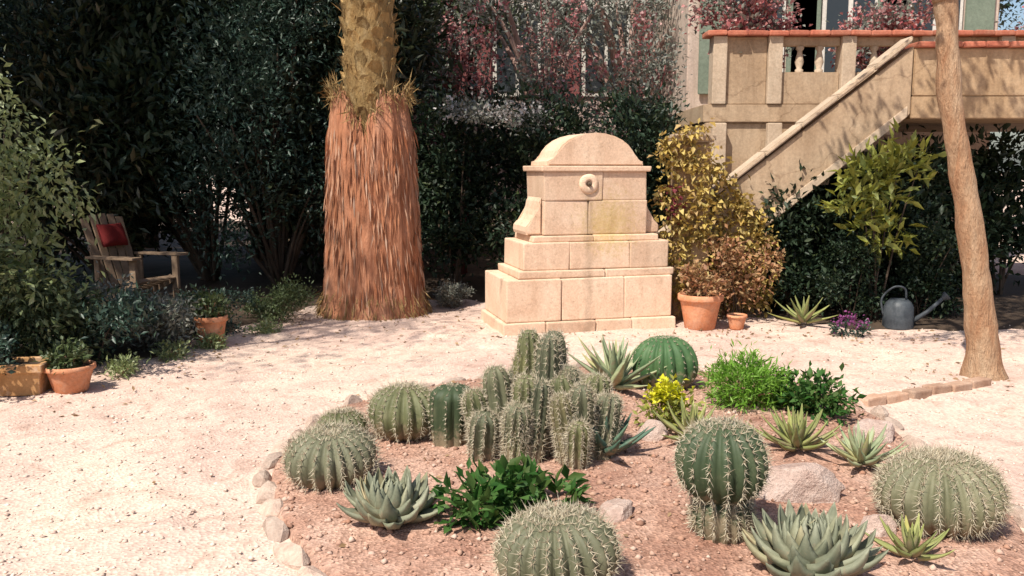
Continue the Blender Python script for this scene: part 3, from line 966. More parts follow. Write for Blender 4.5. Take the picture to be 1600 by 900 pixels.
# lower hedge between palm and fountain
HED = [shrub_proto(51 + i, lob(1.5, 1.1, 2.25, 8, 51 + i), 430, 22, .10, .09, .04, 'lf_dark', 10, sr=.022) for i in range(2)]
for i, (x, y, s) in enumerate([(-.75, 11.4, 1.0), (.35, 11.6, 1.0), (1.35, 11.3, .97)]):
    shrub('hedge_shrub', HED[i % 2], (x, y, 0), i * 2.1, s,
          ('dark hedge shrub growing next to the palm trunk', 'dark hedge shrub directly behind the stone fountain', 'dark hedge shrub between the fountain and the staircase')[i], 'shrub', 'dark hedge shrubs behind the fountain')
# sunlit pale bush and low border plants at the left
PB = shrub_proto(61, lob(1.2, 1.1, 2.2, 9, 61, .3), 420, 20, .085, .075, .034, 'lf_light', 9, up=-.55)
shrub('leafy_bush', PB, (-4.12, 7.0, 0), .4, (1, 1, 1.02), 'tall pale green leafy bush catching the sun beside the chair', 'bush')
PB2 = shrub_proto(62, lob(1.3, .9, 1.15, 7, 62, .3), 300, 20, .08, .07, .03, 'lf_bushy', 9, up=-.4)
shrub('leafy_bush', PB2, (-4.15, 6.75, 0), 1.2, .92, 'dark green bush behind the terracotta trough', 'bush')
LOWS = [shrub_proto(64 + i, lob(.95, .8, .62, 6, 64 + i, .3), 190, 20, .06, .07, .026, m, 8, sr=.012) for i, m in enumerate(('lf_teal', 'lf_olive', 'lf_mid'))]
lows = [(-3.55, 7.25, 0, .95, 'low teal green shrub behind the round pot and the trough'),
        (-3.35, 7.85, 1, .82, 'low grey green shrub between the round pot and the wooden chair'),
        (-2.95, 8.65, 0, .62, 'small teal shrub behind the red flowerpot'),
        (-2.55, 9.35, 2, .60, 'small mid green shrub between the red flowerpot and the palm'),
        (-4.45, 6.35, 0, .8, 'low teal green shrub at the far end of the terracotta trough'),
        (-.70, 10.35, 1, .42, 'small grey green shrub at the foot of the hedge between palm and fountain')]
for x, y, k, s, lb in lows:
    shrub('low_shrub', LOWS[k], (x, y, .0), x * 3, s, lb, 'shrub')

# broad trees: crowns above the frame on the left, and the trees closing the view behind
def tree_proto(seed, h, r, m, L, W, ncl, bark):
    lobes = []
    rr = random.Random(seed)
    for i in range(9):
        a = i * 2.4
        q = r * .62 * math.sqrt(rr.random())
        lobes.append((q * math.cos(a), q * math.sin(a), h + rr.uniform(-.25, .35) * r, r * .5, r * .5, r * .34))
    rng = np.random.default_rng(seed)
    ce, di, cc = crown(rng, lobes, ncl, 24, .2, .15, .1)
    me = leaf_mesh('crown', ce, di, L, W, rng)
    me.materials.append(M[m])
    ps = [tube(smooth_path([(0, 0, -.1), (.08, .05, h * .3), (0, .1, h * .62)], 10), [.19 - .008 * k for k in range(11)], 12, True, .1, 4)]
    for k in range(11):
        t = Vector(cc[rng.integers(len(cc))]) * .97
        b0 = Vector((0, .08, h * rr.uniform(.45, .6)))
        ps.append(tube(smooth_path([b0, b0.lerp(t, .5) + Vector((0, 0, .2)), t], 7), [.08 - .009 * q for q in range(8)], 7))
    v, f = join(ps)
    tm = pymesh('trunk', v, f, True)
    tm.materials.append(M[bark])
    return me, tm
T1 = tree_proto(71, 5.6, 2.7, 'lf_dark', .16, .075, 620, 'bark_dark')
T2 = tree_proto(72, 4.5, 2.1, 'lf_olive', .11, .04, 240, 'bark_pink')
T3 = tree_proto(73, 4.8, 2.2, 'lf_mid', .13, .06, 200, 'bark_red')
tp = ('crown', 'trunk')
shrub('broad_tree', T1, (-6.6, 9.6, 0), .3, 1.0, 'broad dark tree spreading over the shrubs behind the chair', 'tree', parts=tp)
T4 = tree_proto(75, 7.6, 2.2, 'lf_mid', .11, .04, 110, 'bark_slim')  # added tree, never in view: its sparse crown casts dappled shade on the gravel
shrub('dapple_tree', T4, (-5.5, 4.8, 0), .5, 1.0, 'tall thin crowned tree added out of view to dapple the gravel with shade', 'tree', parts=tp)
shrub('broad_tree', T1, (-9.6, 9.9, 0), 2.3, 1.05, 'broad dark tree at the outer end of the shrub screen', 'tree', parts=tp)
shrub('background_tree', T2, (.55, 15.3, 0), .8, .98, 'grey green olive tree with pinkish trunk rising behind the hedge', 'tree', parts=tp)
shrub('background_tree', T3, (-1.0, 16.0, 0), 1.9, 1.0, 'thin leaved tree with red brown trunk rising behind the palm', 'tree', parts=tp)
shrub('background_tree', T2, (2.15, 16.5, 0), 2.9, 1.05, 'grey green olive tree beside the end wall of the house', 'tree', parts=tp)
g_far = 'far trees behind the courtyard'
for i, (x, y, t, s) in enumerate([(-10.5, 16.5, T1, 1.1), (-7.2, 17.5, T1, 1.15), (-4.0, 17.2, T1, 1.1), (10.5, 23.0, T1, .95)]):
    shrub('far_tree', t, (x, y, 0), i * 1.3, s, 'dark far tree showing through gaps behind the courtyard planting', 'tree', g_far, tp)
g_und = 'dark undergrowth shrubs behind the hedge'
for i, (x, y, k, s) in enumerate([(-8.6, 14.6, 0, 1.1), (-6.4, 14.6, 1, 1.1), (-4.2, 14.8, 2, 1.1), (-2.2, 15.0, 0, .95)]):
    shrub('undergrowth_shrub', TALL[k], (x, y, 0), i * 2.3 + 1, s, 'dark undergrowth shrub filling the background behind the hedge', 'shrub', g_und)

# bougainvillea behind the hedge and over the terrace coping
def flowering(name, loc, rz, scl, lobes, seed, label, nleaf=170, nfl=150, m='lf_olive'):
    e = empty(name, loc, rz, label, 'flowering shrub')
    e.scale = (scl,) * 3
    rng = np.random.default_rng(seed)
    ce, di, cc = crown(rng, lobes, nleaf, 20, .10)
    link('foliage', leaf_mesh('foliage', ce, di, .075, .04, rng), M[m], e)
    ce, di, _ = crown(rng, lobes, nfl, 18, .07, .3, .7)
    link('blossom', leaf_mesh('blossom', ce, di, .065, .055, rng), M['bract'], e)
    ps = []
    for i in range(9):
        t = Vector(cc[rng.integers(len(cc))])
        ps.append(tube(smooth_path([(rng.uniform(-.1, .1), rng.uniform(-.1, .1), -.05), t * .5 + Vector((0, 0, .25)), t], 7), [.03 - .003 * q for q in range(8)], 6))
    v, f = join(ps)
    link('stems', pymesh('stems', v, f, True), M['bark_red'], e)
    return e
flowering('bougainvillea', (-.75, 13.3, 0), 0, 1, lob(1.3, .9, 4.2, 8, 81, 1.1), 81, 'bougainvillea with dark red bracts rising behind the hedge near the palm', 90, 70)
flowering('bougainvillea', (.55, 13.5, 0), 1.1, 1, lob(1.2, .9, 3.9, 7, 82, 1.1), 82, 'bougainvillea with dusky pink bracts rising above the fountain', 110, 45)
flowering('bougainvillea', (1.75, 12.9, 0), 1.1, 1, lob(.9, .8, 3.3, 7, 83, .9), 83, 'sparse grey green bougainvillea beside the end of the terrace', 150, 26)
flowering('bougainvillea', (3.0, 11.6, 2.4), 0, 1, lob(.9, .6, 1.6, 6, 84, .8), 84, 'red bougainvillea flowering over the end of the terrace coping', 60, 150)
flowering('bougainvillea', (4.7, 11.7, 2.4), 2, .9, lob(1.3, .6, 1.35, 6, 85, .8), 85, 'pink bougainvillea growing along the middle of the terrace parapet', 70, 130)
flowering('bougainvillea', (6.7, 11.8, 2.4), 4, .9, lob(1.0, .6, 1.25, 6, 86, .8), 86, 'pink bougainvillea at the outer end of the terrace parapet', 60, 90)
# pale blossom spilling over the hedge
e = empty('jasmine', (-.15, 11.0, 0), 0, 'white flowering climber lying over the top of the hedge', 'climber')
rng = np.random.default_rng(90)
ce, di, _ = crown(rng, [(-.3, 0, 2.3, .45, .3, .12), (.35, .05, 2.2, .3, .3, .10)], 60, 16, .06)
link('foliage', leaf_mesh('foliage', ce, di, .06, .03, rng), M['lf_olive'], e)
ce, di, _ = crown(rng, [(-.3, 0, 2.35, .45, .3, .12), (.35, .05, 2.24, .3, .3, .10)], 40, 12, .05)
link('blossom', leaf_mesh('blossom', ce, di, .045, .04, rng), M['pale_flower'], e)

# ochre creeper on the stair foot
def creeper(name, pts, m, seed, L, W, label, cat='climber', flower=None):
    e = empty(name, (0, 0, 0), 0, label, cat)
    rng = np.random.default_rng(seed)
    P = np.array(pts)
    d = rng.normal(size=P.shape) * .7 + np.array([-.1, -.7, .0])
    link('foliage', leaf_mesh('foliage', P, d, L, W, rng, .2, .2), M[m], e)
    if flower is not None:
        F = np.array(flower[0])
        d = rng.normal(size=F.shape) * .7 + np.array([0, -.7, .2])
        link('blossom', leaf_mesh('blossom', F, d, .06, .05, rng), M[flower[1]], e)
    return e
rng = np.random.default_rng(95)
def cluster(c, s, k):
    return (np.array(c) + rng.normal(size=(k, 3)) * np.array(s)).tolist()
P = []
for i in range(190):
    x = rng.uniform(1.56, 2.8)
    top = 2.04 if x < 2.14 else 1.75 - 1.3 * (x - 2.14)
    z = rng.uniform(.06, 1) ** .8 * top
    y = (9.38 if x < 2.14 else 9.66) - rng.uniform(0, .05)
    P += cluster((x, y, z), (.065, .03, .07), 16)
creeper('creeper', P, 'lf_ochre', 95, .085, .05, 'yellow ochre creeper covering the pillar at the foot of the stairs', flower=(cluster((1.70, 9.33, 1.25), (.05, .03, .13), 70), 'maroon'))

# rusty shrub, pots and plants at the stair foot
RS = shrub_proto(97, lob(.55, .45, .85, 6, 97, .4), 90, 16, .05, .06, .035, 'lf_rust', 7, sr=.01)
shrub('rusty_shrub', RS, (2.45, 9.42, 0), 0, 1.0, 'small tan orange shrub growing against the staircase flank', 'shrub')
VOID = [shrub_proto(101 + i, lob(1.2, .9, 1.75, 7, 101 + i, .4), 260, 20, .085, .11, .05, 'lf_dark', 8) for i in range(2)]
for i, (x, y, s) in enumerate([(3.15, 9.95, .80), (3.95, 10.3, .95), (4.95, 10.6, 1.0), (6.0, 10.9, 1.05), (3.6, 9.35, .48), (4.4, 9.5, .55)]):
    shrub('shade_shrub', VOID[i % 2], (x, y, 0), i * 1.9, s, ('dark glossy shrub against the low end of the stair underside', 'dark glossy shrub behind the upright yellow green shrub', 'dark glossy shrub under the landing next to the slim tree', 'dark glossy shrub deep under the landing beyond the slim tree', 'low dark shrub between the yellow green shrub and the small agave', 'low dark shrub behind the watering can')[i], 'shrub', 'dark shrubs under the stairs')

def blade(L, W, T, curl, channel, n=9, name='leaf', tipw=.0):
    """thick succulent or strap leaf growing along +X, curling up"""
    vs, fs = [], []
    a, p = 0.0, Vector((0, 0, 0))
    for i in range(n + 1):
        t = i / n
        w = W * (.62 + .38 * math.sin(math.pi * min(1, t * 1.25 + .15))) * (1 - t ** 3.2) + .002
        th = T * (1 - t) ** .8 + .002
        up = Vector((-math.sin(a), 0, math.cos(a)))
        for s, h in ((-1, channel), (-.5, channel * .25), (0, 0), (.5, channel * .25), (1, channel)):
            vs.append(p + Vector((0, s * w / 2, 0)) + up * (h * w))
        for s in (.5, -.5):
            vs.append(p + Vector((0, s * w / 2, 0)) - up * (th - channel * .2 * w))
        p = p + Vector((math.cos(a), 0, math.sin(a))) * L / n
        a += curl / n
    for i in range(n):
        for k in range(7):
            k2 = (k + 1) % 7
            fs.append((i * 7 + k, (i + 1) * 7 + k, (i + 1) * 7 + k2, i * 7 + k2))
    fs.append(tuple(range(n * 7, n * 7 + 7)))
    me = pymesh(name, vs, fs, True)
    bm = bmesh.new(); bm.from_mesh(me)
    bmesh.ops.recalc_face_normals(bm, faces=bm.faces)
    bm.to_mesh(me); bm.free()
    return me

def rosette(name, loc, label, n, L, W, T, lo, hi, m, curl=.5, channel=.16, seed=1, cat='succulent', core=.05, trunk=None, group=None, lift=0):
    e = empty(name, loc, seed * 1.3, label, cat, group)
    rr = random.Random(seed)
    var = [blade(L * k, W, T, curl * c, channel) for k, c in ((1, 1), (.94, .7), (1.04, 1.25))]
    for me in var: me.materials.append(M[m])
    for i in range(n):
        t = i / (n - 1)
        th = i * 2.399963 + rr.uniform(-.15, .15)
        el = lo + (hi - lo) * t + rr.uniform(-.06, .06)
        s = (1 - .38 * t ** 1.5) * rr.uniform(.92, 1.06)
        link('leaf', var[i % 3], None, e, (core * (1 - t) * math.cos(th), core * (1 - t) * math.sin(th), lift + .02 + .05 * t * (L / .3)), (0, -el, th), s)
    if trunk:
        v, f = tube(smooth_path([(0, 0, -.05), (.03, .02, lift * .5), (0, 0, lift + .06)], 8), [trunk] * 9, 9, True, .15, 12)
        link('trunk', pymesh('trunk', v, f, True), M['bark_slim'], e)
    return e
SL = shrub_proto(111, [(0, 0, 1.45, .34, .28, .26), (.25, .05, 1.7, .25, .25, .20), (-.28, -.02, 1.2, .24, .22, .22), (.05, 0, 1.0, .26, .24, .2)], 64, 12, .06, .16, .055, 'lf_yellow', 9, sr=.014)
shrub('leafy_shrub', SL, (3.82, 9.30, 0), 0, 1.0, 'upright shrub with yellow green sunlit leaves in front of the stairs', 'shrub')
rosette('agave', (3.02, 9.05, .03), 'small yellow green agave at the foot of the staircase flank', 16, .36, .07, .015, R(10), R(75), 'pad', .2, .2, 17, 'agave', .04)
# purple flowers by the border
e = empty('purple_flower', (3.3, 8.55, 0), 0, 'small purple flowers at the edge of the shaded border', 'flower')
rng = np.random.default_rng(120)
ce, di, _ = crown(rng, [(0, 0, .08, .16, .12, .07)], 22, 12, .03)
link('foliage', leaf_mesh('foliage', ce, di, .05, .02, rng), M['lf_teal'], e)
ce, di, _ = crown(rng, [(0, 0, .14, .14, .10, .05)], 16, 10, .02)
link('blossom', leaf_mesh('blossom', ce, di, .03, .028, rng), M['purple'], e)

def pot(name, loc, r, h, label, m='terracotta', group=None):
    e = empty(name, loc, 0, label, 'flowerpot', group)
    v, f = lathe([(.01, 0), (r * .66, 0), (r * .70, .01), (r * .82, h * .45), (r * .94, h * .80), (r * .95, h * .82), (r * 1.04, h * .825), (r * 1.06, h * .86), (r * 1.05, h * .985), (r * 1.02, h), (r * .93, h), (r * .90, h * .90), (r * .9, h * .86)], 32, .01)
    link('body', pymesh('body', v, f, True), M[m], e)
    v, f = lathe([(.002, h * .90), (r * .5, h * .895), (r * .91, h * .88)], 24, .05)
    link('soil', pymesh('soil', v, f, True), M['dark_soil'], e)
    return e
pot('flowerpot', (1.93, 8.98, 0), .22, .36, 'large terracotta flowerpot at the foot of the ochre pillar')
pot('flowerpot', (-2.80, 8.12, 0), .15, .28, 'red terracotta flowerpot at the edge of the shrub border')
pot('flowerpot', (-3.27, 6.42, 0), .17, .20, 'squat terracotta pot at the end of the trough')
pot('flowerpot', (2.30, 8.95, 0), .10, .15, 'small terracotta pot beside the large terracotta flowerpot')
def small_plant(name, loc, label, lobes, ncl, per, sp, L, W, m, seed, cat='plant', flower=None, up=.3):
    e = empty(name, loc, seed, label, cat)
    rng = np.random.default_rng(seed)
    ce, di, cc = crown(rng, lobes, ncl, per, sp, up)
    link('foliage', leaf_mesh('foliage', ce, di, L, W, rng), M[m], e)
    ps = []
    for i in range(8):
        t = Vector(cc[rng.integers(len(cc))])
        ps.append(tube([(0, 0, -.03), t * .5 + Vector((0, 0, .03)), t], [.008, .006, .004], 5))
    v, f = join(ps)
    link('stems', pymesh('stems', v, f, True), M['bark_slim'], e)
    if flower:
        lb, k, pr, fm, fl = flower
        ce, di, _ = crown(rng, lb, k, pr, .02, .5)
        link('blossom', leaf_mesh('blossom', ce, di, fl, fl * .8, rng), M[fm], e)
    return e
small_plant('potted_plant', (1.93, 8.98, .32), 'tan orange leaved plant growing in the large terracotta flowerpot', [(0, 0, .16, .22, .2, .14)], 46, 14, .04, .06, .035, 'lf_rust', 131)
small_plant('potted_plant', (-2.80, 8.12, .24), 'leafy green plant growing in the red terracotta flowerpot', [(0, 0, .12, .17, .16, .10)], 36, 14, .035, .06, .03, 'lf_mid', 132)
small_plant('potted_plant', (-3.27, 6.42, .17), 'trailing green plant growing in the squat terracotta pot', [(0, 0, .08, .17, .16, .08)], 30, 14, .03, .05, .03, 'lf_mid', 133)
# trough
tr = empty('terracotta_trough', (-3.80, 6.36, 0), R(6), 'long brown terracotta trough at the front of the shrub border', 'planter')
bm = bmesh.new()
def ringv(sx, sy, z): return [bm.verts.new((x * sx, y * sy, z)) for x, y in ((-1, -1), (1, -1), (1, 1), (-1, 1))]
rg = [ringv(.36, .12, 0), ringv(.38, .14, .17), ringv(.40, .16, .175), ringv(.40, .16, .235), ringv(.36, .12, .235), ringv(.355, .115, .18)]
bm.faces.new(rg[0][::-1]); bm.faces.new(rg[-1])
for a_, b_ in zip(rg, rg[1:]):
    for i in range(4): bm.faces.new((a_[i], a_[(i + 1) % 4], b_[(i + 1) % 4], b_[i]))
bmesh.ops.bevel(bm, geom=[e_ for e_ in bm.edges], offset=.006, segments=1, affect='EDGES')
link('body', bmmesh('body', bm), M['terracotta_brown'], tr)
link('soil', box(-.352, .352, -.112, .112, .182, .205, .01), M['dark_soil'], tr)
small_plant('trough_plant', (-3.80, 6.36, .19), 'dark green plants growing along the terracotta trough', [(-.2, 0, .10, .2, .1, .10), (.15, 0, .12, .22, .1, .12)], 60, 14, .04, .06, .03, 'lf_teal', 134)
# low weeds where gravel meets the border
for i, (x, y, s) in enumerate([(-2.95, 7.55, 1.0), (-2.75, 7.95, .8), (-2.45, 8.7, .8), (-3.1, 6.95, .9)]):
    e_ = small_plant('weed', (x, y, 0), ('low pale weed on the gravel in front of the red flowerpot', 'low pale weed beside the red flowerpot', 'low pale weed between the red flowerpot and the palm', 'low pale weed beside the squat terracotta pot')[i], [(0, 0, .05, .16 * s, .12 * s, .06 * s)], 34, 12, .03, .05, .018, 'lf_light', 140 + i, 'weed')
    tag(e_, group='weeds along the shrub border')

# ------------------------------------------------------------------ wooden armchair with red cushion
ch = empty('wooden_armchair', (-4.22, 9.95, 0), R(62), 'weathered wooden garden armchair with a dark red cushion among the shrubs', 'chair')
def plank(name, p0, p1, w, t, nrm=(0, 0, 1), m='wood', seed=0):
    p0, p1 = Vector(p0), Vector(p1)
    d = p1 - p0
    zax = d.normalized()
    yax = Vector(nrm); yax = (yax - zax * yax.dot(zax)).normalized()
    xax = yax.cross(zax)
    o = link(name, block(w, t, d.length, seed, .006, .002, name), M[m], ch)
    mt = Matrix((xax, yax, zax)).transposed().to_4x4()
    mt.translation = p0
    o.matrix_local = mt
    return o
ch.scale = (.92, .92, .92)
# chair faces -Y locally
for s in (-1, 1):
    plank('leg', (s * .31, -.30, 0), (s * .31, -.30, .70), .10, .035, (1, 0, 0), seed=1)
    plank('rear_leg', (s * .28, -.26, .42), (s * .28, .52, .02), .11, .03, (1, 0, 0), seed=2)
    plank('armrest', (s * .35, -.42, .72), (s * .35, .42, .70), .13, .03, (0, 0, 1), seed=3)
    plank('arm_support', (s * .31, .34, .22), (s * .31, .34, .70), .08, .03, (1, 0, 0), seed=4)
for i in range(6):
    y = -.28 + i * .10
    plank('seat_slat', (-.29, y, .435 - i * .035), (.29, y, .435 - i * .035), .085, .02, (0, -.3, 1), seed=5 + i)
for i in range(5):
    x = -.22 + i * .11
    plank('back_slat', (x, .26, .24), (x * 1.15, .62, 1.16 + .05 * (1 - (x / .22) ** 2)), .095, .02, (0, -1, .3), seed=12 + i)
plank('back_rail', (-.30, .47, .74), (.30, .47, .74), .07, .025, (0, -1, .3), seed=20)
vs, fs, q = [], [], 14
for side in (1, -1):
    for b_ in range(q + 1):
        for a_ in range(q + 1):
            u, w = a_ / q * 2 - 1, b_ / q * 2 - 1
            tck = .07 * ((1 - u ** 4) * (1 - w ** 4)) ** .5 + .004
            pin = 1 - .06 * (1 - abs(u * w))
            vs.append((u * .19 * (1 - .06 * (1 - w * w)), side * tck + .01 * noise.noise(Vector((u * 2, w * 2, side))), w * .15 * (1 - .06 * (1 - u * u))))
    o_ = (q + 1) ** 2 * (0 if side == 1 else 1)
    for b_ in range(q):
        for a_ in range(q):
            k = o_ + b_ * (q + 1) + a_
            fs.append((k, k + 1, k + q + 2, k + q + 1) if side == -1 else (k + q + 1, k + q + 2, k + 1, k))
cu = link('cushion', pymesh('cushion', vs, fs, True), M['red_cloth'], ch, (0, .435, .95), (R(-21), 0, R(4)))
cu['label'] = 'dark red cushion leaning on the chair back'

# ------------------------------------------------------------------ watering can
wc = empty('watering_can', (3.98, 9.02, 0), R(-8), 'grey zinc watering can standing on the shaded border', 'watering can')
v, f = lathe([(.005, 0), (.15, 0), (.152, .01), (.145, .22), (.12, .27), (.085, .30), (.08, .30), (.005, .27)], 28)
link('body', pymesh('body', v, f, True), M['zinc'], wc)
v, f = tube([(.13, 0, .06), (.28, 0, .17), (.42, 0, .31)], [.028, .022, .018], 12)
spo = link('spout', pymesh('spout', v, f, True), M['zinc'], wc)
v, f = lathe([(.018, 0), (.05, .05), (.05, .058), (.002, .06)], 18)
link('rose', pymesh('rose', v, f, True), M['zinc'], spo, (.42, 0, .31), (0, R(50), 0))
v, f = tube(smooth_path([(.07, 0, .30), (.05, 0, .41), (-.06, 0, .42), (-.17, 0, .30), (-.145, 0, .12)], 20), [.011] * 21, 8)
link('handle', pymesh('handle', v, f, True), M['zinc'], wc)

# ------------------------------------------------------------------ cacti
def cactus_body(r, h, ribs, depth, prof, rows=26, sub=6):
    """ribbed body: prof(t) gives the radius factor at height t"""
    vs, fs = [], []
    n = ribs * sub
    for j in range(rows + 1):
        t = j / rows
        rr, zz = prof(t)
        for k in range(n):
            th = 2 * math.pi * k / n
            c = abs(math.sin(ribs * th / 2))
            th += .045 * math.sin(3 * th + ribs) + .03 * noise.noise(Vector((math.cos(th) * 2, math.sin(th) * 2, t * 2 + ribs)))
            q = 1 - depth * (1 - c ** .75) * min(1, rr * 3)
            vs.append((r * rr * q * math.cos(th), r * rr * q * math.sin(th), h * zz))
    for j in range(rows):
        for k in range(n):
            k2 = (k + 1) % n
            fs.append((j * n + k, j * n + k2, (j + 1) * n + k2, (j + 1) * n + k))
    fs.append(tuple(range(rows * n, rows * n + n)))
    return vs, fs

def cactus_spines(r, h, ribs, prof, nar, length, per, seed, w=.0022, top=.0):
    rr = random.Random(seed)
    vs, fs = [], []
    for i in range(ribs):
        th = 2 * math.pi * (i + .5) / ribs
        th += .045 * math.sin(3 * th + ribs)
        for j in range(nar):
            t = .10 + .89 * (j + rr.uniform(-.2, .2)) / nar
            t = min(.985, max(.05, t))
            a, z = prof(t)
            a2, z2 = prof(min(1, t + .02)); a1, z1 = prof(max(0, t - .02))
            tan = Vector(((a2 - a1) * r, 0, (z2 - z1) * h))
            nrm = Vector((tan.z, 0, -tan.x)).normalized()
            ct, sn = math.cos(th), math.sin(th)
            N = Vector((nrm.x * ct, nrm.x * sn, nrm.z))
            T = Vector((-sn, ct, 0)); U = N.cross(T)
            p = Vector((a * r * ct, a * r * sn, z * h)) * .995
            for k in range(per):
                ang = 6.283 * k / per + rr.uniform(-.3, .3)
                tilt = rr.uniform(.55, 1.15) if k else rr.uniform(0, .3)
                d = (N * math.cos(tilt) + (T * math.cos(ang) + U * math.sin(ang)) * math.sin(tilt)).normalized()
                L = length * rr.uniform(.45, 1.35) * (1 if k else 1.35)
                s = d.cross(N + Vector((.01, .02, .03))).normalized() * w
                q = d.cross(s).normalized() * w
                o = len(vs)
                vs += [p + s, p - s * .5 + q, p - s * .5 - q, p + d * L]
                fs += [(o, o + 1, o + 3), (o + 1, o + 2, o + 3), (o + 2, o, o + 3)]
    return vs, fs

def prof_barrel(t):
    # from the narrow foot over the widest girth to the sunken crown
    a = -R(62) + t * R(152)
    if t > .93:
        k = (t - .93) / .07
        a0 = -R(62) + .93 * R(152)
        return (math.cos(a0) * (1 - k * .9), (math.sin(a0) + .88) / 1.88 - .02 * k)
    return (math.cos(a) ** .85, (math.sin(a) + .88) / 1.88)
def prof_col(t):
    if t < .72: return (.86 + .14 * math.sin(t / .72 * 2.2), t / .72 * .82)
    k = (t - .72) / .28
    return (max(.04, (.86 + .14 * math.sin(2.2)) * math.cos(k * R(88)) ** .8), .82 + .18 * math.sin(k * R(88)))
def prof_waist(t):
    # stocky foot, a waist, then a swollen head
    if t < .38:
        k = t / .38
        return (.60 + .12 * math.sin(k * math.pi) - .04 * k, k * .36)
    k = (t - .38) / .62
    a = -R(68) + k * R(156)
    return (max(.05, math.cos(a) ** .75), .34 + .66 * (math.sin(a) + .93) / 1.93)

def cactus(name, loc, r, h, label, body='cac_grey', spine='spine', ribs=22, depth=.16, prof=prof_barrel, nar=13, sl=.035, per=6, seed=1, group=None, scl=1, tilt=(0, 0)):
    x, y = loc
    e = empty(name, (x, y, bed_z(x, y) - .015), seed * .77, label, 'cactus', group)
    e.rotation_euler = (tilt[0], tilt[1], seed * .77)
    v, f = cactus_body(r, h, ribs, depth, prof)
    vv = [Vector(q) for q in v]
    for i, q in enumerate(vv):
        k = 1 + .08 * noise.noise(q * 4 + Vector((seed, 0, 0)))
        vv[i] = Vector((q.x * k, q.y * k, q.z))
    link('body', pymesh('body', vv, f, True), M[body], e)
    v, f = cactus_spines(r * 1.0, h, ribs, prof, nar, sl, per, seed)
    tag(link('spines', pymesh('spines', v, f), M[spine], e), kind='stuff')
    # woolly crown
    rg_ = np.random.default_rng(seed)
    zt = h * prof(.97)[1]
    ce = np.stack([rg_.normal(size=150) * r * .14, rg_.normal(size=150) * r * .14, np.full(150, zt - .008)], axis=1)
    tag(link('wool_crown', leaf_mesh('wool_crown', ce, rg_.normal(size=(150, 3)) * .5 + np.array([0, 0, 1.0]), sl * .8, .008, rg_), M[spine], e), kind='stuff')
    return e

cactus('barrel_cactus', (-.92, 4.38), .235, .27, 'grey green barrel cactus on the bed rim beside a smaller paler barrel', seed=1, ribs=21, tilt=(.05, -.06))
cactus('barrel_cactus', (-.98, 4.98), .15, .20, 'small olive barrel cactus on the bed rim behind the grey barrel', 'cac_olive', seed=2, ribs=16, nar=9, tilt=(-.05, .04))
cactus('barrel_cactus', (-.63, 5.05), .215, .31, 'olive barrel cactus beside the slender dark column cactus', 'cac_olive', seed=3, ribs=18, tilt=(.06, .05))
cactus('barrel_cactus', (.18, 3.20), .235, .29, 'grey spiny barrel cactus in front of the low green leafy plant', 'cac_grey', seed=4, ribs=24, sl=.036, per=7, tilt=(.03, .07))
cactus('barrel_cactus', (1.92, 3.80), .265, .32, 'broad pale spined barrel cactus on the rim next to the bare gravel', 'cac_grey', seed=5, ribs=25, sl=.04, per=8, nar=16, tilt=(.05, .05))
cactus('globe_cactus', (1.10, 6.22), .235, .385, 'bright green globe cactus at the back of the bed', 'cac_green', 'spine', 17, .15, prof_barrel, 11, .02, 5, 6, tilt=(.04, -.03))
cactus('column_cactus', (-.34, 4.92), .135, .35, 'slender dark green column cactus beside the olive barrel', 'cac_dark', 'spine', 10, .2, prof_col, 11, .02, 5, 7, tilt=(.02, .06))
cactus('waisted_cactus', (.905, 3.64), .19, .50, 'dark green waisted cactus with a swollen grey head', 'cac_dark', 'spine', 18, .16, prof_waist, 20, .032, 7, 8, tilt=(.03, -.04))
# clump of ribbed columns
cl = empty('cactus_clump', (.18, 4.74, bed_z(.18, 4.74) - .02), 0, 'large clump of ribbed upright cactus stems in the middle of the bed', 'cactus')
stems = []
rc = random.Random(5)
for k in range(34):
    q = .36 * math.sqrt((k + .3) / 34)
    a_ = k * 2.399963 + rc.uniform(-.2, .2)
    stems.append((q * math.cos(a_) * 1.08, q * math.sin(a_) * .9, rc.uniform(.058, .078), (.78 - .45 * (q / .36) ** 1.6) * rc.uniform(.82, 1.1)))
colv = []
for q in range(3):
    v, f = cactus_body(1, 1, 9 + q, .24, prof_col, 20, 6)
    me = pymesh('stem', v, f, True); me.materials.append(M['cac_olive' if q == 1 else 'cac_dusk'])
    colv.append(me)
for i, (x, y, r, h) in enumerate(stems):
    h *= .84
    s = link('stem', colv[i % 3], None, cl, (x, y, 0), (-y * .55, x * .55, i), (r, r, h))
    v, f = cactus_spines(r, h, 9 + i % 3, prof_col, 15, .03, 6, i)
    sp_ = link('spines', pymesh('spines', [(a / r, b_ / r, c_ / h) for a, b_, c_ in v], f), M['spine'], s)
    tag(sp_, kind='stuff')

# rosettes
def bl(x, y, dz=0): return (x, y, bed_z(x, y) + dz)
rosette('agave', bl(-.54, 3.82), 'compact grey agave rosette on the rim beside the low green leafy plant', 72, .21, .105, .022, R(2), R(88), 'agave_grey', .95, .24, 2, 'agave', .09)
rosette('agave', bl(1.17, 3.30), 'broad pale grey agave rosette in front of the pinkish boulder', 80, .235, .12, .024, R(2), R(88), 'agave_grey', .95, .24, 3, 'agave', .10)
rosette('agave', bl(.72, 6.12), 'pale green agave with spreading leaves next to the globe cactus', 26, .42, .085, .02, R(15), R(82), 'agave_pale', .12, .22, 4, 'agave', .06)
rosette('agave', bl(.50, 4.60), 'small teal agave tucked against the clump of ribbed stems', 24, .26, .07, .016, R(15), R(84), 'agave_teal', .35, .2, 5, 'agave', .05)
rosette('aloe', bl(1.02, 4.88), 'low yellow green aloe beneath the yellow flowers', 22, .24, .05, .016, R(8), R(75), 'pad', .5, .2, 6, 'aloe', .05)
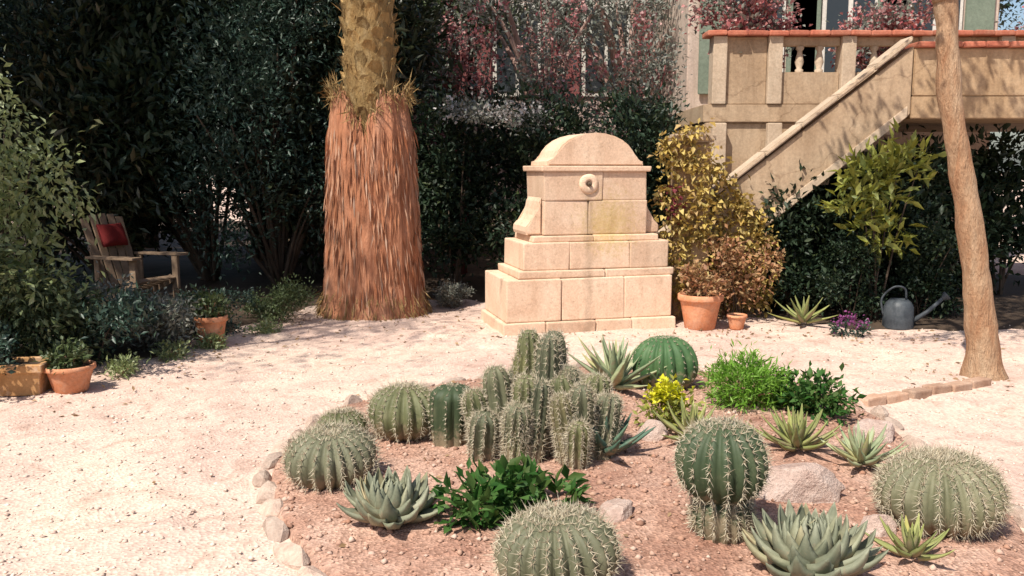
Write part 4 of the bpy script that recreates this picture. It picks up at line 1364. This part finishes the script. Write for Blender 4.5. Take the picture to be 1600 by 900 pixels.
rosette('aloe', bl(1.58, 4.75), 'yellow green aloe spreading behind the pinkish boulder', 26, .26, .055, .016, R(6), R(72), 'pad', .5, .2, 8, 'aloe', .05)
rosette('aloe', bl(1.86, 4.54), 'olive green aloe between the boulder and the bed rim', 24, .24, .05, .015, R(5), R(70), 'agave_pale', .45, .2, 9, 'aloe', .05)
rosette('aloe', bl(1.62, 3.42), 'small yellow green aloe between the pale agave and the broad barrel cactus', 18, .17, .04, .013, R(10), R(75), 'pad', .5, .2, 10, 'aloe', .04)

small_plant('leafy_succulent', bl(0.0, 3.84), 'low bright green leafy plant at the foot of the cactus clump', [(-.12, 0, .06, .17, .16, .08), (.12, .02, .07, .18, .17, .09), (0, .06, .09, .16, .14, .09)], 62, 11, .035, .085, .038, 'lf_green', 151)
small_plant('green_bush', bl(1.56, 5.72), 'round bright grass green bush at the back of the bed', [(0, 0, .13, .25, .24, .16)], 210, 14, .035, .06, .012, 'lf_bright', 152, 'bush')
small_plant('green_bush', bl(1.93, 5.60), 'dark green leafy bush beside the bright green bush', [(-.06, 0, .09, .19, .18, .11), (.14, 0, .08, .14, .15, .09)], 90, 12, .04, .06, .03, 'lf_green', 153, 'bush')
small_plant('yellow_flower', bl(.93, 5.16), 'plant with a bright yellow flower head near the middle of the bed', [(0, 0, .09, .13, .12, .08)], 40, 12, .03, .05, .022, 'lf_yellow', 154, 'flower', ([(.0, -.02, .20, .085, .07, .045)], 30, 12, 'yellow_petal', .04))

# boulders
def boulder(loc, s, seed, label, rz=0):
    o = link('boulder', crag(seed, *[q * 1.15 for q in s], 4, 15, 'boulder'), M['boulder'], None, (*loc, bed_z(*loc) + s[2] * .08), (0, 0, rz))
    tag(o, label, 'rock')
boulder((1.36, 4.08), (.21, .15, .13), 3, 'pinkish boulder between the waisted cactus and the broad barrel', .2)
boulder((2.16, 5.10), (.14, .10, .10), 5, 'pale pink stone on the rim behind the olive aloe', .5)
boulder((.80, 4.92), (.10, .08, .08), 7, 'peach coloured stone beside the low yellow green aloe', 0)
boulder((.48, 3.84), (.10, .08, .06), 9, 'small reddish stone beside the low green leafy plant', .9)
boulder((1.60, 3.72), (.09, .07, .06), 11, 'small reddish stone against the broad barrel cactus', .3)
boulder((-.49, 5.20), (.08, .07, .10), 13, 'small upright stone between the olive barrel and the dark column', .3)

# dry leaves fallen along the border, round the palm and in the bed
rng = np.random.default_rng(200)
pts = []
for (x, y, sx, sy, k) in ((-1.5, 9.5, .9, .5, 120), (-2.6, 8.6, .5, .8, 120), (-3.2, 7.0, .4, .5, 90), (2.2, 8.7, .5, .25, 80), (.5, 8.5, .8, .25, 40), (3.9, 8.5, .6, .3, 90), (.5, 4.7, 1.0, 1.2, 70), (-1.5, 6.5, 1.6, 1.6, 60), (3.4, 6.7, .6, .5, 50)):
    for _ in range(k):
        a_, b_ = rng.normal(x, sx), rng.normal(y, sy)
        z_ = bed_z(a_, b_) if inside_bed(a_, b_) < .97 else ground_z(a_, b_)
        pts.append((a_, b_, z_ + .008))
P = np.array(pts)
d = rng.normal(size=P.shape) * np.array([1, 1, .18])
tag(link('leaf_litter', leaf_mesh('leaf_litter', P, d, .05, .022, rng), M['litter']), 'dry brown leaves fallen on the gravel and along the borders', 'leaves', kind='stuff')
